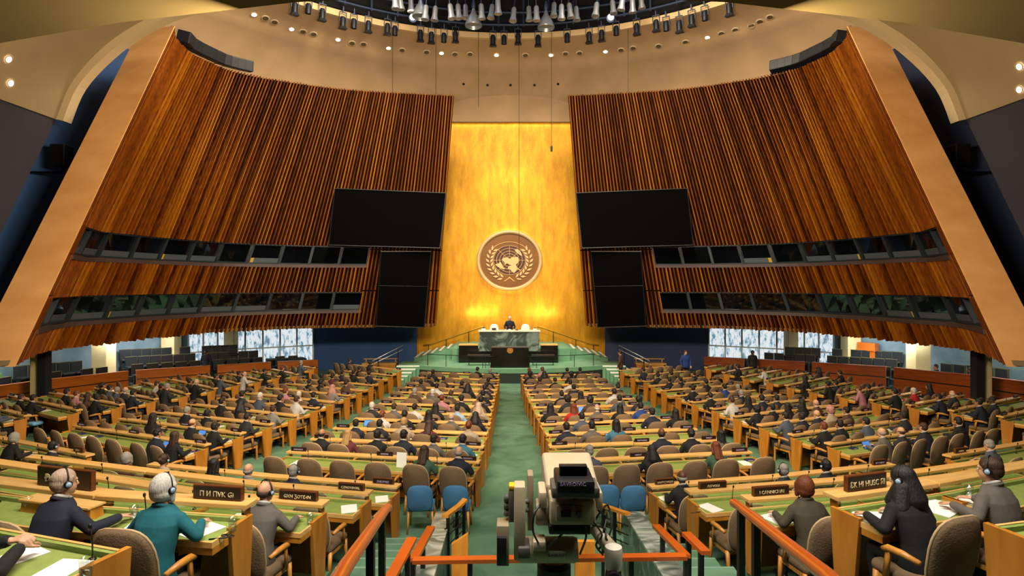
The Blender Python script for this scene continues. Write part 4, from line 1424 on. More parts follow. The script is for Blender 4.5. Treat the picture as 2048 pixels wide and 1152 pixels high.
GOLDR = mat('brass_rail', '#c79a3a', 0.3, 0.7)
for sx, nm in ((-1, 'left'), (1, 'right')):
    t = thing('wall_handrail', 'brass handrail climbing the gold wall %s of the marble rostrum' % nm, 'handrail', (sx * 5.6, 36.6, ST_Z))
    mb = MB().tube([(0, 0, .55), (-sx * .5, 0, .62), (-sx * 3.7, 0, 1.72), (-sx * 3.95, 0, 1.72)], .035, 8)
    link('rail', mb.mesh('rail', GOLDR, True), t)
    for u in (0.0, .35, .8):
        mb = MB().box((-sx * (.35 + 3.2 * u) - .02, -.02, .1 + u * .6), (-sx * (.35 + 3.2 * u) + .02, .02, .60 + 1.1 * u))
        link('post', mb.mesh('post', M_DARK), t)

def ctr(px, py, Y): return P(px, py, Y)
# long dark desk in front of the platform
t = thing('dark_bench_desk', 'long dark marble desk with wooden top below the green marble rostrum', 'desk', (0, 32.55, ST_Z))
link('front_panel', MB().box((-2.95, -.1, 0), (2.65, .5, .64)).box((-2.95, -.1, .64), (-1.86, .5, .98)).box((1.68, -.1, .64), (2.65, .5, .98)).mesh('front_panel', M_MARB_D), t)
link('desk_top', MB().box((-2.95, -.12, .98), (-1.86, .5, 1.03)).box((1.68, -.12, .98), (2.65, .5, 1.03)).mesh('desk_top', M_RAIL), t)
for x in (-3.0, 2.68):
    link('side_glass', MB().box((x - .02, -.3, 0), (x + .02, .6, 1.15)).mesh('side_glass', M_GLASS), t)
# green marble rostrum
t = thing('marble_rostrum', 'tall green marble rostrum with pale top edge in front of the gold wall', 'rostrum', (0, 32.42, ST_Z))
link('marble_front', MB().box((-1.78, 0, .66), (1.60, .03, 1.76)).mesh('marble_front', M_MARB_G), t)
link('counter', MB().box((-1.84, -.06, 1.76), (1.66, .62, 1.82)).mesh('counter', mat('pale_top', '#e6dcc4', 0.5)), t)
link('carcass', MB().box((-1.76, .64, .66), (1.58, .70, 1.76)).box((-1.76, .03, .66), (-1.70, .64, 1.76)).box((1.52, .03, .66), (1.58, .64, 1.76)).mesh('carcass', M_MARB_D), t)
# lectern
t = thing('lectern', 'black marble lectern with gold emblem at the front of the green stage', 'lectern', (-.05, 30.75, ST_Z))
mb = MB().hexa([(-1.05, -.25, 0), (1.05, -.25, 0), (1.05, .45, 0), (-1.05, .45, 0), (-.98, -.25, 1.05), (.98, -.25, 1.05), (.98, .4, 1.05), (-.98, .4, 1.05)])
link('stand', mb.mesh('stand', M_MARB_D), t)
link('top', MB().box((-1.0, -.28, 1.05), (1.0, .42, 1.09)).mesh('top', mat('lectern_top', '#2a241e', 0.3)), t)
em = MB().lathe([(.16, -.27), (.16, -.255), (.001, -.27)], (0, 0, .93), 24, 'y')
e2 = link('emblem', em.mesh('emblem', mat('emblem_gold', '#c98a2c', 0.4, 0.3)), t)
mb = MB()
for r in (.05, .09):
    mb.tube([(r * math.cos(a), -.275, .94 + r * math.sin(a)) for a in [2 * PI * k / 20 for k in range(21)]], .006, 5, False)
for s in (-1, 1):
    mb.tube([(s * .12 * math.sin(a), -.275, .935 - .12 * math.cos(a)) for a in [2.3 * k / 10 for k in range(11)]], .010, 5)
link('relief', mb.mesh('relief', mat('emblem_dark', '#6a3f12', 0.5)), e2)
for s in (-1, 1):
    t = thing('lectern_step_table', 'low dark side shelf on thin legs %s of the black lectern' % ('left' if s < 0 else 'right'), 'shelf', (s * 1.75, 31.4, ST_Z))
    link('board', MB().box((-.62, -.15, .50), (.62, .25, .58)).mesh('board', M_BLACK), t)
    for x in (-.55, .55):
        link('leg', MB().box((x - .02, 0, 0), (x + .02, .05, .5)).mesh('leg', M_DARK), t)
# stage rail with thin posts
t = thing('stage_railing', 'thin dark railing along the curved front edge of the green stage', 'railing', (0, 30.3, ST_Z))
pts = [V((x, .055 * x * x, .62)) for x in [-4.6 + 9.2 * k / 24 for k in range(25)]]
for seg in (pts[:11], pts[14:]):
    link('rail', MB().tube(seg, .018, 6).mesh('rail', M_DARK, True), t)
for x in (-4.55, -3.5, -1.5, -.95 + -.4, 1.35, 3.4, 4.5):
    link('post', MB().box((x - .015, .055 * x * x - .015, 0), (x + .015, .055 * x * x + .015, .62)).mesh('post', M_DARK), t)
for sx, nm in ((-1, 'left'), (1, 'right')):
    t = thing('stair_railing', 'pale metal handrail of the white steps on the stage\'s %s side' % nm, 'handrail', (sx * 6.3, 31.5, ST_Z))
    for k, (dx, dz) in enumerate(((0, .95), (.1, .72))):
        link('rail', MB().tube([(-sx * .35, .2, dz + .12), (sx * (1.0 + dx), -1.2, dz - .55)], .02, 6).mesh('rail', mat('pale_rail', '#c9ccd0', 0.3, 0.6), True), t)
    for u in (0.15, .85):
        link('post', MB().box((sx * (-.3 + 1.25 * u) - .02, .15 - 1.3 * u, -.62), (sx * (-.3 + 1.25 * u) + .02, .19 - 1.3 * u, 1.03 - .62 * u)).mesh('post', M_DARK), t)

# two cream chairs, speaker, small things on the rostrum
for px, nm in ((988, 'left'), (1051, 'right')):
    p = P(px, 662, 34.2)
    t = thing('cream_chair', 'cream high-back chair %s of the standing speaker' % nm, 'chair', (p.x, 34.2, DZ))
    cb, _ = back_shell(.27, .45, 1.32, .07, .05)
    link('backrest', cb.mesh('backrest', mat('cream_leather', '#e4dcc8', 0.5), True), t, (0, -.0, 0), (0, 0, PI))
    link('seat', MB().rbox((-.25, -.25, .4), (.25, .25, .5), .04).mesh('seat', mat('cream_leather', '#e4dcc8', 0.5), True), t)
    link('pedestal', MB().lathe([(.25, 0), (.05, .06), (.04, .4)], n=14).mesh('pedestal', M_DARK), t)
sp = hero((P(1019.5, 640, 33.6).x, 33.6, DZ), PI, 'white-haired man in dark suit and red tie standing at the marble rostrum', 'speaker',
          pose(lean=.05, el=(-.27, .03, 1.14), er=(.27, .03, 1.14), wl=(-.22, .27, 1.02), wr=(.22, .27, 1.02), stand=True, nod=.05), 'l', 'short', 'w', 'navy', 'navy', scale=1.08)
mb = MB().hexa([(-.05, .135, 1.18), (.05, .135, 1.18), (.05, .05, 1.18), (-.05, .05, 1.18), (-.085, .11, 1.46), (.085, .11, 1.46), (.085, .05, 1.46), (-.085, .05, 1.46)])
link('shirt_front', mb.mesh('shirt_front', M_SHIRT), sp)
mb = MB().hexa([(-.022, .150, 1.12), (.022, .150, 1.12), (.022, .13, 1.12), (-.022, .13, 1.12), (-.03, .125, 1.44), (.03, .125, 1.44), (.03, .10, 1.44), (-.03, .10, 1.44)])
link('tie', mb.mesh('tie', M_CL['red']), sp)
for k, (px, w, cl, nm, lab) in enumerate(((967, .22, '#e8e4da', 'document_box', 'white box of papers on the rostrum counter, left end'), (1070, .20, '#dcdad4', 'document_box', 'white box with dark lid on the rostrum counter, right end'),
                                    (1019, .14, '#ece8e0', 'paper_stack', 'white papers on the rostrum counter before the standing speaker'))):
    x = P(px, 660, 32.7).x
    mb = MB().rbox((-w / 2, -.08, 0), (w / 2, .08, .11 if k < 2 else .06), .015)
    o = tag(link(nm, mb.mesh(nm, mat('box_%d' % k, cl, 0.6)), None, (x, 32.7, ST_Z + 1.822)), lab, 'box')
    if k < 2:
        link('lid', MB().box((-w / 2 + .02, -.06, .11), (w / 2 - .02, .06, .15)).mesh('lid', M_BLACK), o)
o = tag(link('monitor', MB().rbox((-.12, -.02, 0), (.12, .06, .13), .02).mesh('monitor', M_BLACK), None, (P(988, 660, 32.7).x, 32.65, ST_Z + 1.822)), 'small dark monitor in front of the left cream chair', 'monitor')
o = tag(link('desk_microphone', MB().rbox((-.08, -.03, 0), (.08, .05, .05), .015).mesh('desk_microphone', M_BLACK), None, (P(1034, 660, 32.7).x, 32.65, ST_Z + 1.822)), 'flat dark microphone base on the counter beside the standing speaker', 'microphone')

# --- round emblem on the gold wall
ER = 2.10
et = thing('wall_emblem', 'round bronze emblem of a world map in a wreath on the gold wall', 'emblem', (P(1019, 521, 36.8).x, 36.80, P(1019, 521, 36.8).z))
et.scale = (1, 1, .92)
M_EMB = mat('emblem_brown', '#7c4c0e', 0.55, 0.1, 0.15, 1.2)
M_EMBI = mat('emblem_inner', '#4c2409', 0.6)
M_EMBL = mat('emblem_relief', '#e3b47c', 0.5)
link('rim', MB().lathe([(ER, -.02), (ER, -.26), (ER * .90, -.26), (ER * .89, -.10)], n=72, axis='y', closed=False).mesh('rim', mat('emblem_rim', '#cfae7e', 0.5, 0.2), True), et)
link('disc', MB().lathe([(ER * .97, -.06), (ER * .90, -.14), (.001, -.14)], n=72, axis='y').mesh('disc', M_EMB, False), et)
GS = ER / 435.0            # drawing units -> metres
def E(u, v): return ((u - 632) * GS, (585 - v) * GS * 1.09)
gc = E(632, 582)
link('globe_field', MB().lathe([(212 * GS, -.145), (212 * GS, -.155), (.001, -.155)], (gc[0], 0, gc[1]), 48, 'y').mesh('globe_field', M_EMBI), et)
gm2 = MB()
for r in (52, 92, 130, 170, 210):
    gm2.tube([(gc[0] + r * GS * math.cos(a), -.165, gc[1] + r * GS * math.sin(a)) for a in [2 * PI * k / 48 for k in range(49)]], .014, 5, False)
for k in range(8):
    a = k * PI / 4
    gm2.tube([(gc[0] + 52 * GS * math.cos(a), -.165, gc[1] + 52 * GS * math.sin(a)), (gc[0] + 210 * GS * math.cos(a), -.165, gc[1] + 210 * GS * math.sin(a))], .012, 5)
link('globe_grid', gm2.mesh('globe_grid', M_EMBL), et)
for poly in ([(530, 575), (560, 548), (610, 548), (640, 566), (655, 545), (700, 540), (742, 540), (760, 580), (745, 618), (716, 640), (722, 660), (737, 690), (720, 722), (692, 752), (664, 732), (640, 702), (604, 692), (622, 664), (660, 650), (628, 640), (600, 622), (575, 640), (560, 606)],
             [(440, 638), (488, 625), (510, 602), (536, 640), (546, 680), (572, 690), (560, 704), (526, 692), (478, 670)],
             [(700, 440), (738, 434), (768, 458), (792, 500), (800, 532), (768, 514), (734, 490), (708, 464)],
             [(728, 680), (782, 712), (770, 722), (734, 698)]):
    mb = MB().prism([E(u, v) for u, v in poly], -.20, -.15)
    link('landmass', mb.mesh('landmass', M_EMBL), et)
for s in (-1, 1):
    mb = MB()
    spine = []
    for k in range(20):
        a = -PI / 2 + s * (0.22 + 2.15 * k / 19)
        spine.append((gc[0] + 262 * GS * math.cos(a), gc[1] - 8 * GS + 262 * GS * math.sin(a)))
    for k in range(1, 19, 2):
        x, z = spine[k]; x2, z2 = spine[k + 1]
        d = V((x2 - x, 0, z2 - z)).normalized(); nr = V((-d.z, 0, d.x))
        for q in (-1, 1):
            ax = (d * .82 + nr * q * .57).normalized(); pr = V((-ax.z, 0, ax.x))
            o0 = V((x, 0, z)) + nr * q * 6 * GS
            ln, wd = 78 * GS, 15 * GS
            pl = [o0, o0 + ax * ln * .45 + pr * wd, o0 + ax * ln, o0 + ax * ln * .45 - pr * wd]
            mb.prism([(v.x, v.z) for v in pl], -.20, -.15)
    link('wreath_branch', mb.mesh('wreath_branch', M_EMBL), et)
    mb = MB().tube([(*(lambda q: (q[0], -.17, q[1]))(E(632 + s * 10, 806)),), (*(lambda q: (q[0], -.17, q[1]))(E(632 - s * 66, 860)),)], .03, 6)
    link('wreath_stem', mb.mesh('wreath_stem', M_EMBL), et)
arc = [(gc[0] + 305 * GS * math.cos(a), -.17, gc[1] - 30 * GS + 290 * GS * math.sin(a)) for a in [PI * (.18 + .64 * k / 24) for k in range(25)]]
link('crescent_line', MB().tube(arc, .022, 6).mesh('crescent_line', M_EMBL), et)

# --- big dark screens before the slats
M_SCREEN = mat('screen_black', '#030303', 0.9, spec=0.05)
for sx, nm in ((-1, 'left'), (1, 'right')):
    for (q, lab, seam) in (([(670, 377, 30.0), (892, 386, 30.9), (880, 496, 30.9), (658, 490, 30.0)], 'wide black screen hanging on the %s slat wall beside the gold wall', False),
                     ([(762, 503, 30.5), (862, 503, 31.2), (848, 655, 31.0), (752, 652, 30.3)], 'tall black screen hung low on the %s slat wall beside the gold wall', True)):
        c = [P(a, b, y) for a, b, y in q]
        c = [V((v.x * -sx * 1.0, v.y, v.z)) for v in c]
        ctrp = sum(c, V()) / 4
        t = thing('video_screen', lab % nm, 'screen', ctrp)
        r = [v - ctrp for v in c]
        dp = V((0, .22, 0))
        mb = MB().hexa([r[3], r[2], r[2] + dp, r[3] + dp, r[0], r[1], r[1] + dp, r[0] + dp])
        link('panel', mb.mesh('panel', M_SCREEN), t)
        mb = MB()
        for a, b in ((0, 1), (1, 2), (2, 3), (3, 0)):
            mb.beam(r[a] - V((0, .01, 0)), r[b] - V((0, .01, 0)), .05, .04)
        link('bezel', mb.mesh('bezel', M_BLACK), t)
        if seam:
            mb = MB().beam(r[0].lerp(r[3], .46) - V((0, .015, 0)), r[1].lerp(r[2], .46) - V((0, .015, 0)), .02, .02)
            link('joint_strip', mb.mesh('joint_strip', M_DARK), t)

# ------------------------------------------------------------------ galleries: parapets and black seats
PL = [(19.4, 19.3), (19.0, 23.4), (17.8, 27.0), (15.3, 29.6), (13.0, 31.6), (10.9, 33.0)]
SEATM = MB()
SEATM.rbox((-.25, -.30, .40), (.25, -.22, .92), .025)
SEATM.rbox((-.25, -.22, .36), (.25, .22, .46), .03)
SEATM.box((-.2, -.2, 0), (.2, .1, .36))
SEATM.mi = 1
SEATM.box((-.25, -.315, .90), (.25, -.21, .925)).box((-.262, -.3, .36), (-.248, -.2, .92))
SEATMM = SEATM.mesh('gallery_seat', [mat('black_leather', '#15191c', 0.5), mat('seat_edge', '#5a5638', 0.5, 0.3)])
for sx, nm in ((-1, 'left'), (1, 'right')):
    pts = [V((x * sx, y, 0)) for x, y in PL]
    cnt = {}
    for k, (a, c) in enumerate(zip(pts, pts[1:])):
        d = (c - a).normalized()
        nr = V((-d.y, d.x, 0)) * (1 if sx < 0 else -1)     # outward, away from the hall
        if nr.x * sx < 0: nr = -nr
        a2, c2 = a + d * .18, c - d * .18
        H = 0.95 if sx < 0 else 1.12
        z0, z1 = fz(0, a2.y), fz(0, c2.y)
        t = thing('parapet', '%s wooden parapet before the %s gallery, %s section from the camera' % ('orange' if sx < 0 else 'red-brown', nm, ORD[k + 1]), 'parapet', (a2 + c2) / 2 + V((0, 0, z0)), group='parapets of the %s gallery' % nm)
        og = t.location
        mw = M_ORANGEWOOD if sx < 0 else M_REDWOOD
        mb = MB()
        q = [a2, c2, c2 + nr * .10, a2 + nr * .10]
        zz = [z0, z1, z1, z0]
        mb.hexa([(v.x, v.y, z - .1) for v, z in zip(q, zz)] + [(v.x, v.y, z + H) for v, z in zip(q, zz)])
        link('board', mb.mesh('board', mw, origin=og), t)
        mb = MB()
        q = [a2 - nr * .03, c2 - nr * .03, c2 + nr * .16, a2 + nr * .16]
        mb.hexa([(v.x, v.y, z + H) for v, z in zip(q, zz)] + [(v.x, v.y, z + H + .05) for v, z in zip(q, zz)])
        link('cap_rail', mb.mesh('cap_rail', mw, origin=og), t)
        mb = MB()
        q = [a2 - nr * .012, c2 - nr * .012, c2, a2]
        mb.hexa([(v.x, v.y, z + H * .58) for v, z in zip(q, zz)] + [(v.x, v.y, z + H * .62) for v, z in zip(q, zz)])
        link('groove_strip', mb.mesh('groove_strip', M_BLACK, origin=og), t)
        # tiers and seats
        L = (c2 - a2).length
        for r in range(3):
            off, zt = 1.0 + .95 * r, .10 + .29 * r
            lift = zt + (.12 if sx < 0 else 0)
            e0, e1 = a2 + nr * (off - .45), c2 + nr * (off - .45)
            f0, f1 = a2 + nr * (off + .5), c2 + nr * (off + .5)
            mb = MB().hexa([(v.x, v.y, 0) for v in (e0, e1, f1, f0)] + [(v.x, v.y, z + lift) for v, z in zip((e0, e1, f1, f0), (z0, z1, z1, z0))])
            o = link('floor_tier', mb.mesh('floor_tier', mat('tier_dark', '#1d2420', 0.9))); o['kind'] = 'structure'
            n = int((L + .5 * r) / .60)
            for i in range(n):
                u = (i + .5) / n
                if 0.46 < u < 0.54 and k in (1, 3): continue
                p = a2.lerp(c2, u) + nr * off
                if abs(p.x) > 20.9 or p.y > 33.2: continue
                if any(((V((abs(p.x), p.y, 0)) - V((q0[0], q0[1], 0))).cross(V((q1[0] - q0[0], q1[1] - q0[1], 0)).normalized())).length < .55 and q0[1] + .4 > p.y > q1[1] - .4 for q0, q1 in zip(OUT, OUT[1:])): continue
                if abs(p.x - sx * 19.6) < .62 and abs(p.y - 27.6) < .62: continue
                if abs(p.x - sx * 18.5) < .62 and abs(p.y - 31.4) < .62: continue
                cnt[r] = cnt.get(r, 0) + 1
                o = link('gallery_seat', SEATMM, None, (p.x, p.y, z0 + (z1 - z0) * u + lift), (0, 0, math.atan2(-nr.y, -nr.x) - PI / 2))
                tag(o, 'black gallery seat, %s along the %s tier, %s gallery' % (ORD[cnt[r]], ('front', 'middle', 'back')[r], nm), 'seat', 'black seats of the %s gallery' % nm)

# ------------------------------------------------------------------ nearest rows, on rising tiers at both sides of the television platform
def zrow(pts, z): return [ray_z(px, py, z) for px, py in pts]
FRONT = {
    'LA1': [ray_plane_rail(*q) for q in ((-60, 863), (182, 909))],
    'LA2': [ray_plane_rail(*q) for q in ((301, 926), (540, 950), (800, 970))],
    'LB': zrow([(60, 911), (300, 940), (520, 966), (742, 983)], -2.96),
    'LC': zrow([(-60, 914), (180, 949), (430, 987), (653, 1004)], -2.50),
    'LD': zrow([(-60, 952), (205, 984), (505, 1003)], -1.97),
    'LE': zrow([(-150, 990), (265, 1058)], -1.60),
    'RA1': [ray_plane_rail(*q) for q in ((1297, 970.6), (1549, 951), (1784, 926.5))],
    'RA2': [ray_plane_rail(*q) for q in ((1892, 910), (2100, 876))],
    'RB': zrow([(1373, 980), (1570, 966), (1775, 950), (1990, 919)], -2.96),
    'RC': zrow([(1488, 994), (1700, 978), (2100, 925)], -2.50),
    'RD': zrow([(1660, 988), (1860, 961), (2100, 918)], -1.98),
    'RE': zrow([(1964, 1013), (2200, 985)], -1.60),
}
for k, dep in (('LB', 1.7), ('LC', 1.7), ('LD', 1.7), ('LE', 2.2), ('RB', 1.7), ('RC', 1.7), ('RD', 1.7), ('RE', 2.2)):
    zt = FRONT[k][0].z - RAILH
    terrace(FRONT[k], dep, zt, -.4, 'floor_tier')
TIER = {'A': 'fifth tier row', 'B': 'fourth tier row', 'C': 'third tier row', 'D': 'second tier row', 'E': 'first tier row'}
FD = {}
for k, pts in FRONT.items():
    sd = 'left' if k[0] == 'L' else 'right'
    for i in range(len(pts) - 1):
        a, c = pts[i], pts[i + 1]
        d = (c - a).normalized() * .004
        o = desk(a + d, c - d, 'green-topped maple desk, %s of the %s terrace, section %s from its left end' % (TIER[k[1]], sd, ORD[i + 1 + (1 if k.endswith('2') else 0)]), 'desks of the %s terrace' % sd, True, rail=k not in ('LE', 'RE'))
        FD[k, i] = o

def local_x(o, px, back=-PX_SEAT + .13, z=1.08):
    lo, hi = -6, 6
    for _ in range(50):
        m = (lo + hi) / 2
        w = in_desk(o, m, back, z)
        if CX + w.x * F / w.y < px: lo = m
        else: hi = m
    return lo
def base_z(o, p):
    return fz(p.x, p.y) if o.location.y > 8.95 and abs(o.location.z - fz(0, o.location.y)) < .25 else o.location.z
def place_chair(key, px, lab, tw=0.0, back=0.0):
    o = FD[key]
    p = in_desk(o, local_x(o, px), -PX_SEAT - back, 0)
    return armchair((p.x, p.y, base_z(o, p)), o.rotation_euler.z + tw, lab, 'armchairs of the two terraces', 2)
def place_hero(key, px, lab, name, ps, skin, st, hc, cl, tr, hs=False, shirt=True, chair=None, tw=0.0, scale=0.92):
    o = FD[key]
    p = in_desk(o, local_x(o, px), -PX_SEAT, 0)
    if chair:
        armchair((p.x, p.y, base_z(o, p)), o.rotation_euler.z + tw, chair, 'armchairs of the two terraces', 2)
    return hero((p.x, p.y, base_z(o, p) + .04), o.rotation_euler.z + tw, lab, name, ps, skin, st, hc, cl, tr, hs, shirt, scale)
def place_p(key, px, lab, pz, skin, st, hc, cl, hs=False, chair=None, tw=0.0):
    o = FD[key]
    p = in_desk(o, local_x(o, px), -PX_SEAT, 0)
    if chair:
        armchair((p.x, p.y, base_z(o, p)), o.rotation_euler.z + tw, chair, 'armchairs of the two terraces', 2)
    return person((p.x, p.y, base_z(o, p) + .04), o.rotation_euler.z + tw, lab, pz, skin, st, hc, cl, 'charcoal', None, hs, .91, 2, st not in ('long', 'bob', 'bun', 'veil'))

# left terrace
place_hero(('LE', 0), -78, 'person in black suit with raised clasped hands at the lowest left edge', 'edge_man', pose(lean=.10, el=(-.20, .25, .80), er=(.34, .14, .785), wl=(.10, .36, .86), wr=(.20, .36, .83), nod=.15), 'l', 'short', 'g', 'black', 'black')
place_hero(('LD', 0), 128, 'grey-haired man in navy suit wearing a headset, elbow on the green desk', 'navy_man', pose(lean=.12, er=(.30, .16, .785), wr=(.33, .42, .80), yaw=-.35, nod=.06), 'l', 'short', 'B', 'navy', 'navy', True,
           chair='tan armchair under the grey-haired man in navy with headset')
place_hero(('LD', 1), 333, 'silver-haired woman in teal jacket seated behind the papers', 'teal_lady', pose(lean=.10, el=(-.31, .10, .785), er=(.31, .12, .785), wl=(-.13, .36, .80), wr=(.18, .37, .80), yaw=-.3, nod=.12), 'l', 'bob', 'w', 'teal', 'black', True, False,
           chair='large tan armchair behind the silver-haired woman in teal', tw=.03)
place_hero(('LC', 2), 533, 'balding man in grey suit wearing a headset, seen from behind', 'grey_man', pose(lean=.10, er=(.29, .14, .785), wr=(.24, .38, .80), yaw=-.25, nod=.10), 'l', 'bald', 'b', 'grey', 'charcoal', True,
           chair='tan armchair of the balding man in grey suit')
for px, i, lab, ar in ((506, 1, 'balding grey-haired person in light grey', ('c', 'l', 'bald', 'g', 'lightgrey')), (590, 1, 'grey-haired man in navy with headset', ('a', 'l', 'short', 'g', 'navy', True)),
                       (432, 0, 'dark-haired woman in black', ('a', 'm', 'long', 'k', 'black')), (332, 0, 'brown-haired woman with pinned hair and headset', ('a', 'l', 'bun', 'b', 'beige', True)), (266, 0, 'grey-haired woman in maroon', ('c', 'l', 'bob', 'g', 'maroon'))):
    place_p(('LA2', i), px, lab + ', fifth tier row of the left terrace', *ar, chair='tan armchair under the ' + lab)
for px, lab, ar in ((30, 'grey-haired woman in black writing on papers', ('b', 'l', 'bob', 'g', 'black')), (112, 'dark-haired man in charcoal with headset', ('a', 'm', 'short', 'k', 'charcoal', True)), (-30, 'dark-haired person in beige', ('a', 'm', 'short', 'k', 'beige'))):
    place_p(('LA1', 0), px, lab + ' at the short desk, left terrace', *ar, chair='tan armchair under the ' + lab)
for key, px, lab in ((('LB', 2), 655, 'empty tan armchair beside the thick wooden handrail, left terrace'), (('LB', 1), 425, 'tan armchair low behind the third tier rail, left terrace'), (('LB', 1), 310, 'tan armchair second in the fourth tier row, left terrace'),
                     (('LC', 1), 400, 'tan armchair behind the long lettered plate, left terrace'), (('LC', 1), 290, 'tan armchair between the navy man and teal woman, one row ahead'), (('LC', 0), 60, 'tan armchair ahead of the plate of the navy man'),
                     (('LA2', 1), 660, 'empty tan armchair fourth along the fifth tier row, left terrace'), (('LA2', 1), 735, 'empty tan armchair at the right end of the fifth tier row, left terrace')):
    place_chair(key, px, lab)
# right terrace
place_hero(('RC', 0), 1606, 'woman with auburn bob in olive jacket leaning on her desk', 'olive_lady', pose(lean=.10, el=(-.29, .10, .785), er=(.28, .08, .785), wl=(-.22, .36, .80), wr=(.20, .30, .80), nod=.08), 'l', 'bob', 'r', 'olive', 'charcoal', False, False,
           chair='tan armchair behind the woman in olive jacket')
place_hero(('RD', 0), 1806, 'woman in black headscarf and black clothes with headset', 'veil_lady', pose(lean=.12, el=(-.30, .08, .785), er=(.28, .10, .785), wl=(-.20, .36, .80), wr=(.16, .36, .80), yaw=.35, nod=.12), 'l', 'veil', 'h', 'black', 'black', True, False,
           chair='large tan armchair behind the woman in black headscarf')
place_hero(('RD', 1), 1972, 'dark-haired man in grey jacket with headset beside the headscarf woman', 'grey_jacket_man', pose(lean=.08, el=(-.30, .04, .785), er=(.29, .06, .785), wl=(-.22, .32, .80), wr=(.16, .36, .80), yaw=.3, nod=.06), 'l', 'short', 'b', 'grey', 'charcoal', True,
           chair='tan armchair of the man in grey jacket, right edge')
for px, i, lab, ar in ((1362, 0, 'balding dark-skinned man in black suit', ('a', 'd', 'bald', 'g', 'black')), (1563, 1, 'grey-haired person with headset', ('a', 'd', 'short', 'g', 'charcoal', True)), (1648, 1, 'dark-haired man with headset', ('a', 'd', 'short', 'k', 'black', True))):
    place_p(('RA1', i), px, lab + ', fifth tier row of the right terrace', *ar, chair='tan armchair under the ' + lab)
place_p(('RA2', 0), 1978, 'grey-haired person in slate at the far right desk', 'b', 'l', 'short', 'g', 'slate', chair='tan armchair under the grey-haired person in slate')
for key, px, lab in ((('RB', 0), 1458, 'empty tan armchair beside the right handrail, fourth tier row'), (('RB', 1), 1660, 'empty tan armchair ahead of the headscarf woman, fourth tier row'), (('RB', 2), 1830, 'tan armchair ahead of the grey jacket man, fourth tier row'),
                     (('RC', 1), 1830, 'tan armchair in the third tier row ahead of the headscarf woman'), (('RC', 1), 1985, 'tan armchair in the third tier row at the right edge'), (('RA2', 0), 2035, 'tan armchair at the right end of the fifth tier row')):
    place_chair(key, px, lab)

# plates of the nearest rows
def plate_at(key, px, label, txt, w, h, letters=None):
    o = FD[key]
    return name_plate(o, local_x(o, px, 0.0, RAILH), label, txt, w, h, letters)
pl0 = plate_at(('LD', 0), 132, 'dark name plate mostly hidden by the grey-haired man in navy', 'Đ I V', .66, .17)
for q in pl0.children:
    for c in q.children: c.location.x = -.13
plate_at(('LD', 1), 437, 'dark framed plate with cream letters right of the teal woman', 'Π И ΠVK Gi', .46, .11)
plate_at(('LC', 2), 597, 'dark plate with worn cream letters before the balding man in grey', 'GXN ƷOTƐ4N', .45, .09)
plate_at(('LB', 2), 703, 'brown plate with pale letters beside the thick handrail', 'CZNOYEVSRL.', .37, .08)
plate_at(('LA2', 1), 767, 'dark plate with violet letters at the end of the left terrace', 'ZYEUTYEZ', .36, .08, M_LETTER)
plate_at(('LA1', 0), 158, 'brown plate on the short left desk', 'IVЕNT', .32, .09)
plate_at(('RD', 0), 1731, 'dark framed plate with cream letters beside the headscarf woman', 'ƐK HI HUSC ЯI', .46, .13)
plate_at(('RC', 0), 1541, 'dark plate with cream letters left of the woman in olive', 'I CΛNNICI IΛI', .44, .09)
plate_at(('RB', 0), 1425, 'brown plate with cream letters near the right handrail', 'ΛSTVOUI', .40, .08)
plate_at(('RA1', 0), 1329, 'brown plate before the balding man in black suit', 'DΛSTTCTVOUO', .32, .08)
plate_at(('RA1', 1), 1758, 'brown plate at the right end of the fifth tier row', 'HTY MITIT', .30, .08, M_LETTER)
plate_at(('RA2', 0), 1920, 'brown plate at the left end of the far right desk', 'SZURAS', .34, .08)

# papers, glasses and pens on the nearest desks
def on_desk(key, px, y, z=0.7012):
    o = FD[key]
    return o, local_x(o, px, y, z)
for key, px, y, lab, rz, kd in ((('LE', 0), 118, -.36, 'white paper sheet on the desk of the man with clasped hands', .2, 0), (('LE', 0), 30, -.30, 'white papers under the clasped hands', -.2, 0), (('LD', 1), 405, -.34, 'white paper by the teal woman\'s right arm', -.35, 0),
                                (('LD', 1), 275, -.36, 'white paper left of the teal woman', .3, 0), (('LC', 2), 480, -.3, 'printed leaflet beside the balding man in grey', .2, 0), (('LB', 2), 700, -.32, 'white tablet papers on the desk by the handrail', .5, 0),
                                (('LA2', 1), 770, -.32, 'white papers at the right end of the left terrace', .5, 0), (('LA1', 0), 62, -.34, 'white papers before the woman in black', .1, 1),
                                (('RD', 0), 1745, -.32, 'white papers beside the headscarf woman', -.3, 1), (('RD', 0), 1885, -.28, 'white papers right of the headscarf woman', .3, 1), (('RD', 1), 1925, -.30, 'folded white papers before the grey jacket man', .2, 0),
                                (('RC', 0), 1552, -.34, 'white papers left of the woman in olive', .2, 0), (('RA1', 0), 1328, -.32, 'white papers before the balding man in black suit', .2, 0), (('RB', 0), 1410, -.35, 'coloured magazine on the desk near the right handrail', .3, 0)):
    o, x = on_desk(key, px, y)
    paper(o, x, y, lab, rz, kd)
for key, px, y, lab in ((('LE', 0), 172, -.36, 'half full water glass at the right end of the lowest left desk'), (('LD', 0), 56, -.25, 'water glass left of the man in navy'), (('LD', 1), 465, -.32, 'water glass right of the teal woman'),
                        (('LC', 2), 620, -.30, 'water glass beside the balding man in grey'), (('LD', 1), 268, -.22, 'small water glass left of the teal woman'), (('RD', 1), 1938, -.2, 'water glass before the grey jacket man')):
    o, x = on_desk(key, px, y)
    water_glass(in_desk(o, x, y, .702), lab, 1.05)
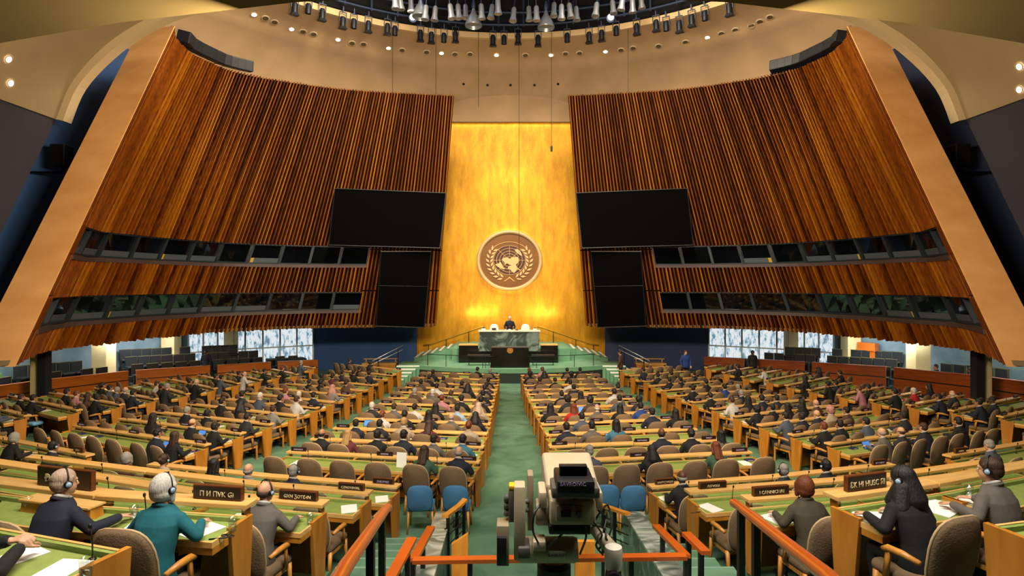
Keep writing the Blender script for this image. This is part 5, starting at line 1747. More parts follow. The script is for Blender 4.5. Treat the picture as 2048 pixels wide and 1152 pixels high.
for key, px, lab in ((('LE', 0), 96, 'dark pen lying beside the paper, lowest left desk'), (('LD', 1), 436, 'black pen near the water glass of the teal woman'), (('RB', 0), 1392, 'dark pen on the desk near the right handrail')):
    o, x = on_desk(key, px, -.46)
    p = in_desk(o, x, -.46, .706)
    q = tag(link('pen', MB().tube([(-.07, 0, 0), (.065, 0, 0), (.075, 0, 0)], [.006, .006, .002], 8).mesh('pen', M_BLACK, True), None, p, (0, 0, .25)), lab, 'pen')
o, x = on_desk(('LD', 1), 455, -.42)
t = thing('eyeglasses', 'folded eyeglasses beside the water glass of the teal woman', 'glasses', in_desk(o, x, -.42, .703), (0, 0, -.3))
for s in (-1, 1):
    link('lens_rim', MB().tube([(s * .032 + .026 * math.cos(a), .02 * math.sin(a), .012) for a in [2 * PI * k / 14 for k in range(15)]], .0035, 6, False).mesh('lens_rim', M_BLACK, True), t)
    link('temple', MB().tube([(s * .06, 0, .012), (s * -.05, .03 + s * .004, .008)], .003, 6).mesh('temple', M_BLACK, True), t)
link('bridge', MB().tube([(-.008, 0, .013), (.008, 0, .013)], .003, 6).mesh('bridge', M_BLACK), t)

# the raised wooden book rest on the desk of the man in navy
o, x = on_desk(('LD', 0), 150, -.1)
t = thing('book_rest', 'maple box stand on the desk ahead of the man in navy', 'stand', in_desk(o, x, -.17, .70), o.rotation_euler)
link('box', MB().hexa([(-.42, -.12, 0), (.42, -.12, 0), (.40, .03, 0), (-.40, .03, 0), (-.42, -.10, .10), (.40, -.10, .10), (.38, .03, .10), (-.40, .03, .10)]).mesh('box', M_DESK), t)
link('top', MB().box((-.43, -.13, .10), (.41, .04, .115)).mesh('top', M_RAIL), t)

# ------------------------------------------------------------------ blue chairs
for k, (px, py, Y, rz, lab, g) in enumerate(((843, 1035, 10.05, .05, 'blue chair behind the person in green hood, left of two', None), (915, 1035, 10.05, -.03, 'blue chair at the centre aisle by the small light handrail', None),
                                   (1258, 1035, 10.05, .08, 'blue chair between the television camera and the right terrace', None), (1208, 1030, 10.1, 0, 'blue chair half hidden behind the television camera', None),
                                   (68, 905, 11.6, -.5, 'blue chair ahead of the woman in black, left terrace', None), (100, 912, 11.3, -.5, 'blue chair ahead of the man in charcoal with headset', None),
                                   (198, 948, 10.7, -.45, 'blue chair beside the plate of the short left desk', None), (247, 955, 10.6, -.4, 'blue chair left of the pinned-up woman', None), (300, 962, 10.5, -.4, 'blue chair just ahead of the pinned-up woman', None),
                                   (1826, 960, 10.6, .45, 'blue chair ahead of the headscarf woman, right terrace', None), (1878, 955, 10.7, .45, 'blue chair left of the far right plate', None), (1780, 965, 10.5, .4, 'blue chair beside the plate ending the fifth tier row', None))):
    x = (px - CX) * Y / F
    blue_chair((x, Y, fz(x, Y)), rz, lab, 'blue side chairs')
# pale blue stools beside the desk ends
STO = MB().rbox((-.17, -.15, .34), (.17, .15, .44), .04)
STL = {f: MB().tube([(f[0] * .12, f[1] * .10, .35), (f[0] * .15, f[1] * .13, 0)], .014, 6).mesh('stool_leg', M_DARK) for f in ((-1, -1), (1, -1), (-1, 1), (1, 1))}
STM = STO.mesh('stool_cushion', M_BLUEL, True)
for k, (px, py, lab) in enumerate(((418, 925, 'first left middle desk'), (498, 897, 'second left middle desk'), (560, 872, 'third left middle desk'), (608, 852, 'fourth left middle desk'), (645, 828, 'fifth left middle desk'), (70, 872, 'outer left desks'),
                                   (1352 + 290, 925, 'first right middle desk'), (1565, 898, 'second right middle desk'), (1500, 882, 'third right middle desk'), (1455, 862, 'fourth right middle desk'), (1420, 850, 'fifth right middle desk'), (1986, 868, 'outer right desks'), (1345, 818, 'seventh right middle desk'))):
    Y = 3.84 * F / (py - HY - SL * F)
    x = (px - CX) * Y / F
    t = thing('padded_stool', 'pale blue padded stool by the aisle end of the %s' % lab, 'stool', (x, Y, fz(x, Y)), (0, 0, .3 * (1 if x > 0 else -1)), 'pale blue stools at the desk ends')
    link('cushion', STM, t)
    for f in STL: link('leg', STL[f], t)

# tablets, a laptop and an upright sheet on the desks
for nm, k, px, lab in (('left middle block', 1, 402, 'open tablet with lit blue screen beside the balding man, left middle block'), ('right centre block', 5, 1165, 'lit blue tablet in the sixth row, right centre block'),
                       ('left centre block', 3, 736, 'pale lit tablet at the left end of the fourth row, left centre block'), ('right middle block', 6, 1446, 'pale blue tablet in the seventh row, right middle block'),
                       ('right middle block', 0, 1735, 'lit blue tablet by the grey-suited balding man, right middle block'), ('left middle block', 0, 330, 'lit blue tablet beside the woman, first row, left middle block'),
                       ('right centre block', 2, 1222, 'small blue tablet in the third row, right centre block')):
    o = BD[nm, k]
    q = in_desk(o, local_x(o, px, -.3, .75), -.27, .776)
    tag(link('tablet', TABM, None, q, (1.05, 0, o.rotation_euler.z)), lab, 'tablet')
o = BD['left centre block', 0]
q = in_desk(o, local_x(o, 803, -.25, .9), -.25, .85)
tag(link('standing_sheet', MB().box((-.105, 0, -.148), (.105, .004, .148)).mesh('standing_sheet', M_PAPER), None, q, (-.12, 0, o.rotation_euler.z)), 'white sheet propped upright left of the green-hooded person', 'paper')

# ------------------------------------------------------------------ television platform: marble parapets, handrails, camera
def rail_thing(name, label, pts, posts, r=.034, flat=False, mw=None, bars=()):
    """handrail: pts world polyline; posts: list of (point on the rail, foot z)"""
    o0 = V(pts[0])
    t = thing(name, label, 'handrail', (o0.x, o0.y, min(z for _, z in posts)))
    og = t.location
    mb = MB()
    if flat:
        for a, b in zip(pts, pts[1:]):
            mb.beam(a, b, .085, .035)
    else:
        mb.tube(pts, r, 12)
    link('rail', mb.mesh('rail', mw or M_HANDRAIL, 'auto' if not flat else False, origin=og), t)
    for p, z in posts:
        mb = MB().box((p[0] - .022, p[1] - .022, z), (p[0] + .022, p[1] + .022, p[2] - .01))
        link('post', mb.mesh('post', M_BLACK, origin=og), t)
    for b in bars:
        link('bar', MB().tube(b, .008, 6).mesh('bar', M_DARK, origin=og), t)
    return t
rail_thing('stair_handrail', 'thick polished wooden handrail on black posts, left of the camera platform', [P(655, 1200, 2.0), P(690, 1135, 2.45), P(772, 1018, 4.4), P(776, 1016, 4.5)],
           [(P(741, 1068, 3.3), 1.9), (P(764, 1032, 4.1), 1.6)])
rail_thing('stair_handrail', 'thick polished wooden handrail on black posts, right of the camera platform', [P(1720, 1215, 1.95), P(1655, 1152, 2.3), P(1475, 1010, 4.3), P(1468, 1006, 4.4)],
           [(P(1482, 1020, 4.1), 1.6), (P(1512, 1042, 3.75), 1.7)])
PF = 5.2
pl, pr = P(826, 1121, PF), P(1372, 1113, PF)
rail_thing('platform_handrail', 'flat orange handrail crossing before the television camera', [P(862, 1055, 6.3), pl, pr, P(1312, 1052, 6.2)],
           [(pl, 1.7), (pr, 1.7), (P(940, 1119, PF), 1.7), (P(1262, 1115, PF), 1.7), (P(846, 1086, 5.7), 1.7), (P(1325, 1066, 6.0), 1.6)], flat=True)
rail_thing('short_handrail', 'short sloping orange handrail left of the platform rail', [P(779, 1160, 4.3), P(824, 1078, 5.0)], [(P(815, 1095, 4.85), 1.5), (P(796, 1130, 4.55), 1.5)], flat=True)
rail_thing('short_handrail', 'short sloping orange handrail right of the platform rail', [P(1372, 1067, 5.6), P(1412, 1106, 5.1)], [(P(1377, 1072, 5.5), 1.5), (P(1402, 1096, 5.2), 1.5)], flat=True)
sb = [V((-1.02, 8.5, 0)), V((-.78, 8.75, 0))]
def small_rail(label, pts, feet):
    q = [P(*p) for p in pts]
    bars = []
    for k in (1, 2, 3):
        bars.append([q[0] - V((0, 0, .12 * k + .04)), q[-1] - V((0, 0, .12 * k + .04))])
    rail_thing('aisle_handrail', label, q, [(P(*f), z) for f, z in feet], flat=True, mw=M_DESK, bars=bars)
small_rail('small light handrail with thin black bars by the left marble wall', [(890, 1033, 7.3), (918, 1012, 8.0), (931, 999, 8.1)], [((896, 1031, 7.4), 1.0), ((914, 1017, 7.9), 1.0), ((928, 1004, 8.05), .9)])
small_rail('small light handrail behind the television camera', [(1202, 1010, 8.3), (1256, 1028, 7.6)], [((1229, 1020, 7.9), .9), ((1206, 1013, 8.2), .9)])

for sx, nm, pts in ((-1, 'left', [(905, 1027, 8.5), (872, 1027, 8.5), (828, 1152, 5.55), (870, 1152, 5.55)]), (1, 'right', [(1247, 1027, 8.4), (1285, 1027, 8.4), (1372, 1152, 5.4), (1322, 1152, 5.4)])):
    q = [P(*p) for p in pts]
    n0 = q[0] + (q[3] - q[0]) * 1.45; n1 = q[1] + (q[2] - q[1]) * 1.45
    t = thing('marble_parapet', 'low sloping %s marble wall flanking the television camera' % nm, 'low wall', ((q[0] + n0) / 2 * 1).to_tuple()[:2] + (.5,))
    og = t.location
    top = [q[0], q[1], n1, n0]
    mb = MB().hexa([(v.x, v.y, .5) for v in top] + [tuple(v) for v in top])
    link('wall_block', mb.mesh('wall_block', mat('grey_green_marble', '#7d8f86', 0.25, 0, 0.45, 1.6, (1, 1, 1), 0, col2='#303d37', detail=12, dist=3.0, ramp=(.5, .68)), origin=og), t)
    mb = MB().hexa([tuple(v + V((0, 0, .002))) for v in top] + [tuple(v + V((0, 0, .03))) for v in top])
    link('coping', mb.mesh('coping', mat('pale_marble', '#a9b0a4', 0.3, 0, 0.5, 1.8, (1, 1, 1), 0, col2='#56635a', detail=12, dist=3.0, ramp=(.4, .62)), origin=og), t)
# camera platform and steps
struct('floor_platform', MB().box((-1.6, 2.2, 0.2), (1.9, 5.35, 1.72)), M_CARPET)
for k, (a, b, c, d, lab) in enumerate((((903, 1112, 5.9), (936, 1112, 5.9), (936, 1068, 6.2), (903, 1090, 6.2), 'slanting light wood panel left of the television camera'), ((1150, 1125, 5.9), (1190, 1125, 5.9), (1190, 1084, 6.1), (1150, 1084, 6.1), 'light wood panel under the television camera\'s right side'))):
    q = [P(*v) for v in (a, b, c, d)]
    mb = MB().hexa([tuple(V((v.x, v.y, 1.0)) ) for v in (q[0], q[1])] + [(q[1].x, q[1].y + .06, 1.0), (q[0].x, q[0].y + .06, 1.0), tuple(q[3]), tuple(q[2]), (q[2].x, q[2].y + .06, q[2].z), (q[3].x, q[3].y + .06, q[3].z)])
    tag(link('wood_panel', mb.mesh('wood_panel', M_DESK)), lab, 'panel')
struct('trim_20', MB().box((-1.25, 5.35, .4), (1.55, 5.6, 1.78)), mat('pale_marble', '#a9b0a4'))
for sx, nm, x0, x1 in ((-1, 'left', -2.05, -1.25), (1, 'right', 1.75, 2.6)):
    for i in range(8):
        y1 = 9.2 - .62 * i
        z = fz(0, 9.2) + .19 * (i + 1)
        mb = MB().box((x0, y1 - 5.2 if y1 - 5.2 > 2 else 2, 0), (x1, y1, z))
        mb.mi = 1
        mb.box((x0, y1 - .04, z - .03), (x1, y1 + .004, z + .003))
        o = link('stair_step', mb.mesh('stair_step', [M_CARPET, mat('nosing', '#6f8f78', 0.8)])); o['kind'] = 'structure'

# --- the television camera
M_TVB = mat('camera_beige', '#ab9c82', 0.5, 0, 0.06, 5)
M_TVD = mat('camera_beige_dark', '#85775f', 0.5, 0, 0.06, 5)
M_TVK = mat('camera_grey', '#55504b', 0.5)
base = P(1110, 1152, 4.3); base.z = 1.72
tv = thing('television_camera', 'large beige television camera on a motorised pan head, seen from behind', 'camera', base)
def tvp(name, mb, m, smooth=False, parent=None):
    o = link(name, mb.mesh(name, m, smooth, origin=base), parent or tv)
    return o
def pbox(a, b, y0, y1, r=0.0, f=None):    # box through two picture corners at depth y0, extruded to y1
    p, q = P(a[0], a[1], y0), P(b[0], b[1], y0)
    lo, hi = (min(p.x, q.x), y0, min(p.z, q.z)), (max(p.x, q.x), y1, max(p.z, q.z))
    return MB().rbox(lo, hi, r) if r else MB().box(lo, hi)
# housing: tapered box reaching away from the viewer
p0, p1 = P(1092, 966, 4.35), P(1197, 1046, 4.35)
q0, q1 = P(1083, 903, 5.25), P(1181, 985, 5.25)
bm_h = MB().hexa([(p0.x, p0.y, p1.z), (p1.x, p0.y, p1.z), (q1.x, q0.y, q1.z), (q0.x, q0.y, q1.z), (p0.x, p0.y, p0.z), (p1.x, p0.y, p0.z), (q1.x, q0.y, q0.z), (q0.x, q0.y, q0.z)])
h = tvp('housing', bm_h, M_TVB)
bv = h.modifiers.new('b', 'BEVEL'); bv.width = .035; bv.segments = 3
tvp('rear_body', pbox((1100, 1002), (1192, 1052), 4.12, 4.4, .02), M_TVB, 'auto')
tvp('rear_frame', pbox((1112, 1012), (1166, 1044), 4.10, 4.13, .01), M_TVD, 'auto')
tvp('control_display', pbox((1122, 1022), (1142, 1034), 4.085, 4.11), M_BLACK)
c = P(1158, 1027, 4.09)
tvp('round_knob', MB().lathe([(.022, c.y), (.02, c.y - .03), (.001, c.y - .03)], (c.x, 0, c.z), 18, 'y'), M_TVK, 'auto')
for a, b in (((1078, 985), (1094, 1018)), ((1194, 985), (1206, 1022))):
    tvp('side_handle', pbox(a, b, 4.2, 4.45, .015), M_TVB, 'auto')
vf = tvp('viewfinder', pbox((1114, 963), (1190, 990), 3.98, 4.3, .012), M_BLACK, 'auto')
tvp('viewfinder_hood', pbox((1104, 976), (1200, 998), 4.05, 4.28, .012), M_TVK, 'auto')
sc = tvp('monitor', pbox((1119, 932), (1175, 963), 4.1, 4.16, .006), M_BLACK, 'auto')
tvp('monitor_screen', pbox((1121, 934), (1173, 961), 4.09, 4.10), M_SCREEN, parent=sc)
me = text_mesh('SAVROIVIC', .026, M_LETTER, .001)
w = P(1146, 972, 3.975) - base
link('lettering', me, tv, w)
tvp('lower_tray', pbox((1098, 1052), (1182, 1070), 4.15, 4.7, .01), M_BLACK, 'auto')
tvp('tilt_motor', MB().lathe([(.09, P(1072, 1030, 4.3).x), (.10, P(1078, 1030, 4.3).x), (.10, P(1098, 1030, 4.3).x)], (0, 4.35, P(1072, 1028, 4.3).z), 20, 'x'), M_TVD, 'auto')
# pan head
tvp('tilt_arm', pbox((1028, 974), (1051, 1122), 4.25, 4.4, .012), M_TVB, 'auto')
tvp('yellow_cap', pbox((1018, 972), (1029, 981), 4.27, 4.36, .005), mat('cap_yellow', '#d6a51a', 0.5), 'auto')
tvp('arm_side', pbox((1017, 981), (1028, 1045), 4.27, 4.38, .006), M_TVK, 'auto')
tvp('upright_plate', pbox((1055, 951), (1067, 1062), 4.45, 4.6, .008), M_TVD, 'auto')
for k, py in enumerate((998, 1012, 1026)):
    cx0 = P(1017, py, 4.3)
    tvp('arm_knob', MB().lathe([(.030, cx0.x + .0), (.034, cx0.x - .02), (.024, cx0.x - .035), (.001, cx0.x - .035)], (0, 4.32, cx0.z), 16, 'x'), M_TVK, 'auto')
for py in (1003, 1020):
    tvp('cross_bolt', MB().tube([P(1051, py, 4.35), P(1056, py, 4.5)], .018, 10), M_TVK, True)
tvp('counterweight', pbox((993, 1052), (1018, 1133), 4.2, 4.36, .008), M_TVD, 'auto')
tvp('counterweight_cover', pbox((994, 1076), (1013, 1131), 4.17, 4.2, .004), M_BLACK, 'auto')
a, b = P(1035, 1109, 4.32), P(1157, 1109, 4.32)
tvp('pan_drum', MB().lathe([(.085, a.x), (.095, a.x + .03), (.095, b.x - .03), (.085, b.x)], (0, 4.4, a.z), 26, 'x'), M_TVB, 'auto')
tvp('drum_clamp', pbox((1036, 1096), (1060, 1118), 4.22, 4.4, .01), M_TVK, 'auto')
tvp('maker_plate', pbox((1098, 1104), (1131, 1117), 4.285, 4.31), mat('label_silver', '#b9b6ac', 0.4))
me = text_mesh('E-HEUOП', .022, M_BLACK, .001)
link('lettering', me, tv, P(1114.5, 1113.5, 4.283) - base)
tvp('pedestal', MB().lathe([(.17, 1.72), (.17, 1.95), (.14, 2.05), (.13, P(1110, 1135, 4.4).z), (.10, P(1110, 1126, 4.4).z)], (P(1108, 1100, 4.45).x, 4.45, 0), 26), M_BLACK, 'auto')
tvp('front_bracket', pbox((1150, 1083), (1192, 1120), 4.7, 4.75), M_DESK) if False else None
# small robotic arm with its round head at the right
tvp('control_arm', MB().tube([P(1190, 1058, 4.3), P(1206, 1078, 4.2), P(1226, 1100, 4.15)], [.045, .05, .05], 14), M_TVB, True)
cc = P(1227, 1110, 4.1)
hd = tvp('arm_head', MB().lathe([(.03, cc.z + .075), (.06, cc.z + .06), (.066, cc.z + .02), (.06, cc.z - .05), (.052, cc.z - .10), (.02, cc.z - .11)], (cc.x, cc.y, 0), 22), mat('head_white', '#c9c2b4', 0.45), 'auto')
tvp('head_lens', MB().lathe([(.055, 0), (.06, -.03), (.05, -.05), (.001, -.05)], (cc.x, cc.y - .0, cc.z - .115), 20, 'z'), M_BLACK, 'auto', hd)
tvp('head_nose', MB().lathe([(.045, cc.y - .02), (.045, cc.y - .085), (.03, cc.y - .09), (.001, cc.y - .09)], (cc.x - .01, 0, cc.z - .13), 18, 'y'), M_BLACK, 'auto', hd)
tvp('joint_block', pbox((1066, 1084), (1092, 1104), 4.2, 4.34, .012), M_TVB, 'auto')
for k, pts in enumerate(([(1190, 1040, 4.2), (1215, 1010, 4.4), (1222, 1060, 4.3), (1198, 1098, 4.25)], [(1185, 1050, 4.15), (1210, 1058, 4.2), (1214, 1080, 4.15), (1240, 1090, 4.3)], [(1170, 1052, 4.1), (1172, 1075, 4.1), (1160, 1108, 4.2)],
                         [(1080, 1010, 4.2), (1068, 1030, 4.15), (1066, 1062, 4.15), (1076, 1085, 4.2)], [(1130, 1062, 4.2), (1112, 1080, 4.15), (1098, 1092, 4.2)], [(1150, 990, 4.1), (1147, 1010, 4.06), (1146, 1016, 4.09)],
                         [(1188, 1045, 4.1), (1204, 1070, 4.15), (1192, 1090, 4.2), (1206, 1110, 4.25)], [(1196, 1020, 4.25), (1212, 1036, 4.3), (1208, 1066, 4.2), (1226, 1078, 4.3)])):
    q = [P(*p) for p in pts]
    f = []
    for i in range(len(q) - 1):
        a_, b_, c_, d_ = q[max(i - 1, 0)], q[i], q[i + 1], q[min(i + 2, len(q) - 1)]
        for u in (0, .25, .5, .75):
            f.append(0.5 * ((2 * b_) + (c_ - a_) * u + (2 * a_ - 5 * b_ + 4 * c_ - d_) * u * u + (3 * b_ - a_ - 3 * c_ + d_) * u ** 3))
    f.append(q[-1])
    tvp('cable', MB().tube(f, .008, 6), M_BLACK, True)

# ------------------------------------------------------------------ ceiling fittings
def frame_from(n):
    return V(n).to_track_quat('Z', 'Y').to_euler()
DLM = MB().lathe([(.16, 0), (.16, .02), (.12, .025)], n=22, closed=False).mesh('trim_ring', mat('ring_white', '#d9c6a4', 0.5), True)
DLE = MB().lathe([(.12, .012), (.001, .012)], n=22, closed=False).mesh('lens', mat('lamp_white', '#fff2df', 0.4, emit=14))
VTM = MB().lathe([(.21, 0), (.21, .025), (.15, .03)], n=22, closed=False).mesh('trim_ring', mat('ring_white', '#d9c6a4', 0.5), True)
VTE = MB().lathe([(.15, .010), (.001, .010)], n=22, closed=False).mesh('grille', mat('vent_dark', '#6d5a3a', 0.7))
DL = [(508, 29), (583, 58), (676, 79), (777, 96), (883, 106), (993, 110), (1102, 110), (1211, 103), (1415, 75)]
for k, (px, py) in enumerate(DL):
    p, n = dome_hit(px, py)
    t = thing('downlight', 'lit round downlight in the beige dome, %s of nine from left to right' % ORD[k + 1], 'light', p + n * .01, frame_from(n), 'downlights of the dome')
    link('trim_ring', DLM, t); link('lens', DLE, t)
VT = [(531, 36), (549, 44), (606, 63), (627, 68), (704, 86), (727, 88), (804, 100), (853, 104), (910, 108), (940, 108), (1051, 110), (1131, 107), (1159, 106), (1242, 100), (1266, 96), (1317, 92), (1371, 84), (1443, 67), (1471, 60), (1503, 51), (1520, 43), (1540, 34)]
for k, (px, py) in enumerate(VT):
    p, n = dome_hit(px, py)
    t = thing('ceiling_vent', 'unlit round fitting in the beige dome, %s from left to right' % ORD[k + 1], 'vent', p + n * .01, frame_from(n), 'round fittings of the dome')
    link('trim_ring', VTM, t); link('grille', VTE, t)
for k, (px, py) in enumerate(((927, 168), (975, 170), (1021, 170), (1069, 170), (1116, 168))):
    p, n = dome_hit(px, py)
    t = tag(link('ceiling_socket', MB().lathe([(.09, 0), (.08, .03), (.001, .03)], n=16).mesh('ceiling_socket', M_BLACK), None, p, frame_from(n)), 'small black round socket above the gold wall, %s of five' % ORD[k + 1], 'socket', 'five black sockets above the gold wall')
for k, (px, py, z, nm) in enumerate(((16, 118, 9.9, 'left, farther from the wall'), (20, 166, 8.6, 'left, nearer the wall'), (2040, 133, 9.9, 'right, farther from the wall'), (2040, 179, 8.6, 'right, nearer the wall'))):
    # on the shell: find depth along the sight line
    dx, dz = (px - CX) / F, (HY - py) / F
    Y = 9.6
    def shz(x):
        for (a, za), (c, zc) in zip(arch, arch[1:]):
            if a <= x <= c: return za + (zc - za) * (x - a) / (c - a), (zc - za) / (c - a)
        return 0, 0
    while Y < 20.5 and (abs(dx * Y) >= 16.3 or dz * Y < shz(dx * Y)[0]) and abs(dx * Y) < 16.25:
        Y += .01
    zz, sl = shz(dx * Y)
    n = V((sl, 0, -1)).normalized()
    p = V((dx * Y, Y, CZ + dz * Y)) + n * .02
    t = thing('downlight', 'lit round downlight in the near ceiling shell, %s' % nm, 'light', p, frame_from(n), 'downlights of the near ceiling', .8)
    link('trim_ring', DLM, t); link('lens', DLE, t)

# rig: ring pipe, trusses, hanging spotlights
M_RIG = mat('rig_blue_steel', '#2b3a56', 0.5, 0.3)
t = thing('lighting_truss', 'dark blue steel truss ring inside the ceiling opening', 'truss', (0, DC[1], CZ + 14.6))
for r, z in ((15.6, 0), (15.3, .55)):
    pts = [V((r * math.sin(a), r * math.cos(a), z)) for a in [-1.35 + 2.7 * k / 60 for k in range(61)]]
    link('ring_pipe', MB().tube(pts, .07, 8).mesh('ring_pipe', M_RIG, True), t)
mb = MB()
for k in range(30):
    a = -1.3 + 2.6 * k / 29
    mb.beam((15.6 * math.sin(a), 15.6 * math.cos(a), -.1), (15.6 * math.sin(a), 15.6 * math.cos(a), 4.5), .10, .10)
link('hanger', mb.mesh('hanger', M_RIG), t)
for z, r in ((1.3, 15.0), (2.2, 15.2), (3.2, 15.3)):
    pts = [V((r * math.sin(a), r * math.cos(a), z)) for a in [-1.3 + 2.6 * k / 50 for k in range(51)]]
    link('ring_pipe', MB().tube(pts, .09, 6).mesh('ring_pipe', M_RIG, True), t)
for k, x in enumerate((-9, -5.5, -2, 2, 5.5, 9)):
    t2 = thing('cross_truss', 'dark blue cross truss in the ceiling opening, %s from left to right' % ORD[k + 1], 'truss', (x, 26.0, CZ + 16.1), (0, 0, (-.5, -.3, -.1, .1, .3, .5)[k]), 'cross trusses of the ceiling opening')
    for q in (0, .5):
        link('chord', MB().beam((q - .25, -3.2, 0), (q - .25, 3.0, 0), .08, .08).mesh('chord', M_RIG), t2)
    mb = MB()
    for j in range(9):
        mb.beam((-.25, -3.2 + .7 * j, 0), (.25, -2.85 + .7 * j, 0), .05, .05)
    link('lattice', mb.mesh('lattice', M_RIG), t2)

SPOT = {'housing': MB().lathe([(.10, .0), (.14, -.10), (.15, -.45), (.155, -.5), (.13, -.48), (.11, -.3)], n=16).mesh('housing', mat('spot_black', '#20242c', 0.5, 0.3), 'auto'),
        'yoke': MB().box((-.19, -.03, -.25), (-.16, .03, .22)).box((.16, -.03, -.25), (.19, .03, .22)).box((-.19, -.03, .2), (.19, .03, .24)).box((-.03, -.03, .24), (.03, .03, .5)).mesh('yoke', M_RIG),
        'barn': MB().hexa([(-.2, -.2, -.62), (.2, -.2, -.62), (.2, .2, -.62), (-.2, .2, -.62), (-.13, -.13, -.49), (.13, -.13, -.49), (.13, .13, -.49), (-.13, .13, -.49)]).mesh('barn_door', mat('spot_black', '#20242c'))}
EDGE = [(590, 16), (617, 18), (645, 28), (686, 44), (708, 48), (737, 52), (775, 57), (790, 62), (841, 70), (863, 74), (888, 76), (911, 72), (986, 80), (1008, 80), (1036, 76), (1076, 80), (1134, 76), (1178, 74), (1203, 70), (1232, 62), (1273, 57), (1312, 50), (1332, 53), (1358, 52), (1383, 40), (1409, 32), (1458, 18)]
for k, (px, py) in enumerate(EDGE):
    dx = (px - CX) / F
    lo, hi = 20.0, 33.5
    for _ in range(40):
        m = (lo + hi) / 2
        if math.hypot(dx * m, m - DC[1]) < 15.85: lo = m
        else: hi = m
    Y = lo
    z = CZ + (HY - py) * Y / F
    a = math.atan2(dx * Y, Y - DC[1])
    t = thing('rim_spotlight', 'small black spotlight hung over the cream rim, %s from left to right' % ORD[k + 1], 'spotlight', (dx * Y, Y, z + .28), (.15, 0, -a), 'spotlights along the ceiling rim')
    link('housing', SPOT['housing'], t); link('yoke', SPOT['yoke'], t)
    if k % 3 != 1: link('barn_door', SPOT['barn'], t)
M_SILV = mat('lamp_silver', '#9aa0a8', 0.35, 0.6)
BELL = {'shade': MB().lathe([(.06, .35), (.10, .2), (.16, .12), (.30, -.15), (.34, -.30), (.33, -.32), (.28, -.2)], n=22).mesh('shade', M_SILV, 'auto'), 'neck': MB().lathe([(.05, .35), (.09, .42), (.07, .6), (.03, .75)], n=14).mesh('neck', M_RIG, 'auto')}
TUBE = {'housing': MB().lathe([(.09, .38), (.13, .3), (.14, -.1), (.19, -.28), (.20, -.34), (.17, -.32)], n=18).mesh('housing', M_SILV, 'auto'), 'rod': MB().tube([(0, 0, .36), (0, 0, 1.5)], .025, 6).mesh('rod', M_RIG),
        'lens': MB().lathe([(.17, -.30), (.001, -.27)], n=18).mesh('lens', mat('lens_dark', '#4a3a2a', 0.2))}
INN = [(790, 4), (801, 6), (822, 10), (851, 26), (870, 28), (902, 24), (917, 24), (931, 24), (963, 24), (983, 24), (996, 14), (1027, 30), (1058, 28), (1073, 28), (1108, 20), (1123, 25), (1140, 22), (1153, 28), (1192, 20), (1226, 15), (1244, 6), (1265, 12), (1283, 4)]
for k, (px, py) in enumerate(INN):
    Y = 28.0 + (k * 7 % 5) * .4
    p = P(px, py, Y)
    t = thing('rig_spotlight', 'silver hanging spotlight inside the opening, %s from left to right' % ORD[k + 1], 'spotlight', p, (random.uniform(-.1, .1), random.uniform(-.15, .15), 0), 'silver spotlights inside the opening')
    for q in ('housing', 'rod', 'lens'): link(q, TUBE[q], t)
for k, (px, py, nm) in enumerate(((841, 18, 'left of the bright lamp'), (947, 36, 'left of the middle'), (1092, 40, 'right of the middle'))):
    t = thing('bell_lamp', 'large bell-shaped silver lamp in the ceiling opening, %s' % nm, 'lamp', P(px, py, 29.3), scale=1.3)
    link('shade', BELL['shade'], t); link('neck', BELL['neck'], t)
for px, py, nm in ((826, 34, 'left'), (1221, 34, 'right')):
    p = P(px, py, 30.2)
    t = thing('bright_spotlight', 'switched-on glowing spotlight in the ceiling opening, %s one' % nm, 'spotlight', p)
    link('housing', MB().lathe([(.12, .15), (.2, -.02), (.22, -.14)], n=18).mesh('housing', M_RIG, 'auto'), t, (0, .1, 0), (-1.1, 0, 0))
    link('lens', MB().ell((0, -.12, -.06), (.15, .10, .15)).mesh('lens', mat('bulb_glow', '#ffe0b8', 0.4, emit=22), True), t)
# loudspeaker lines on the wing tops
for sx, nm in ((-1, 'left'), (1, 'right')):
    for k in range(9):
        t0 = find_t(366 + 15.5 * k, 1.0)
        p = S(t0, 1.0, .05); e = S(min(t0 + .02, 1), 1.0, .05)
        a = math.atan2((e - p).y, (e - p).x * -sx)
        q = tag(link('line_speaker', MB().rbox((-.30, -.30, 0), (.30, .25, .52), .04).mesh('line_speaker', mat('speaker_black', '#14161c', 0.5)), None, (p.x * -sx, p.y, p.z + .14), (.2, 0, a)),
                'black loudspeaker box on the %s slat wall\'s top edge, %s from the camera' % (nm, ORD[k + 1]), 'speaker', 'loudspeakers on the %s slat wall' % nm)
    p = P(124 if sx < 0 else 1932, 312, 18.6)
    t = thing('wall_speaker', 'black loudspeaker on a bracket against the dark %s side wall' % nm, 'speaker', (sx * 16.6, 21.3, P(124, 312, 21.3).z))
    link('box', MB().rbox((-.30, -.25, -.40), (.24, .25, .40), .03).mesh('box', M_BLACK), t)
    link('bracket', MB().box((-.04, -.04, -.65), (.04, .04, -.38)).box((-.04 if sx > 0 else -1.3, -.04, -.65), (1.3 if sx > 0 else .04, .04, -.57)).mesh('bracket', M_DARK), t)
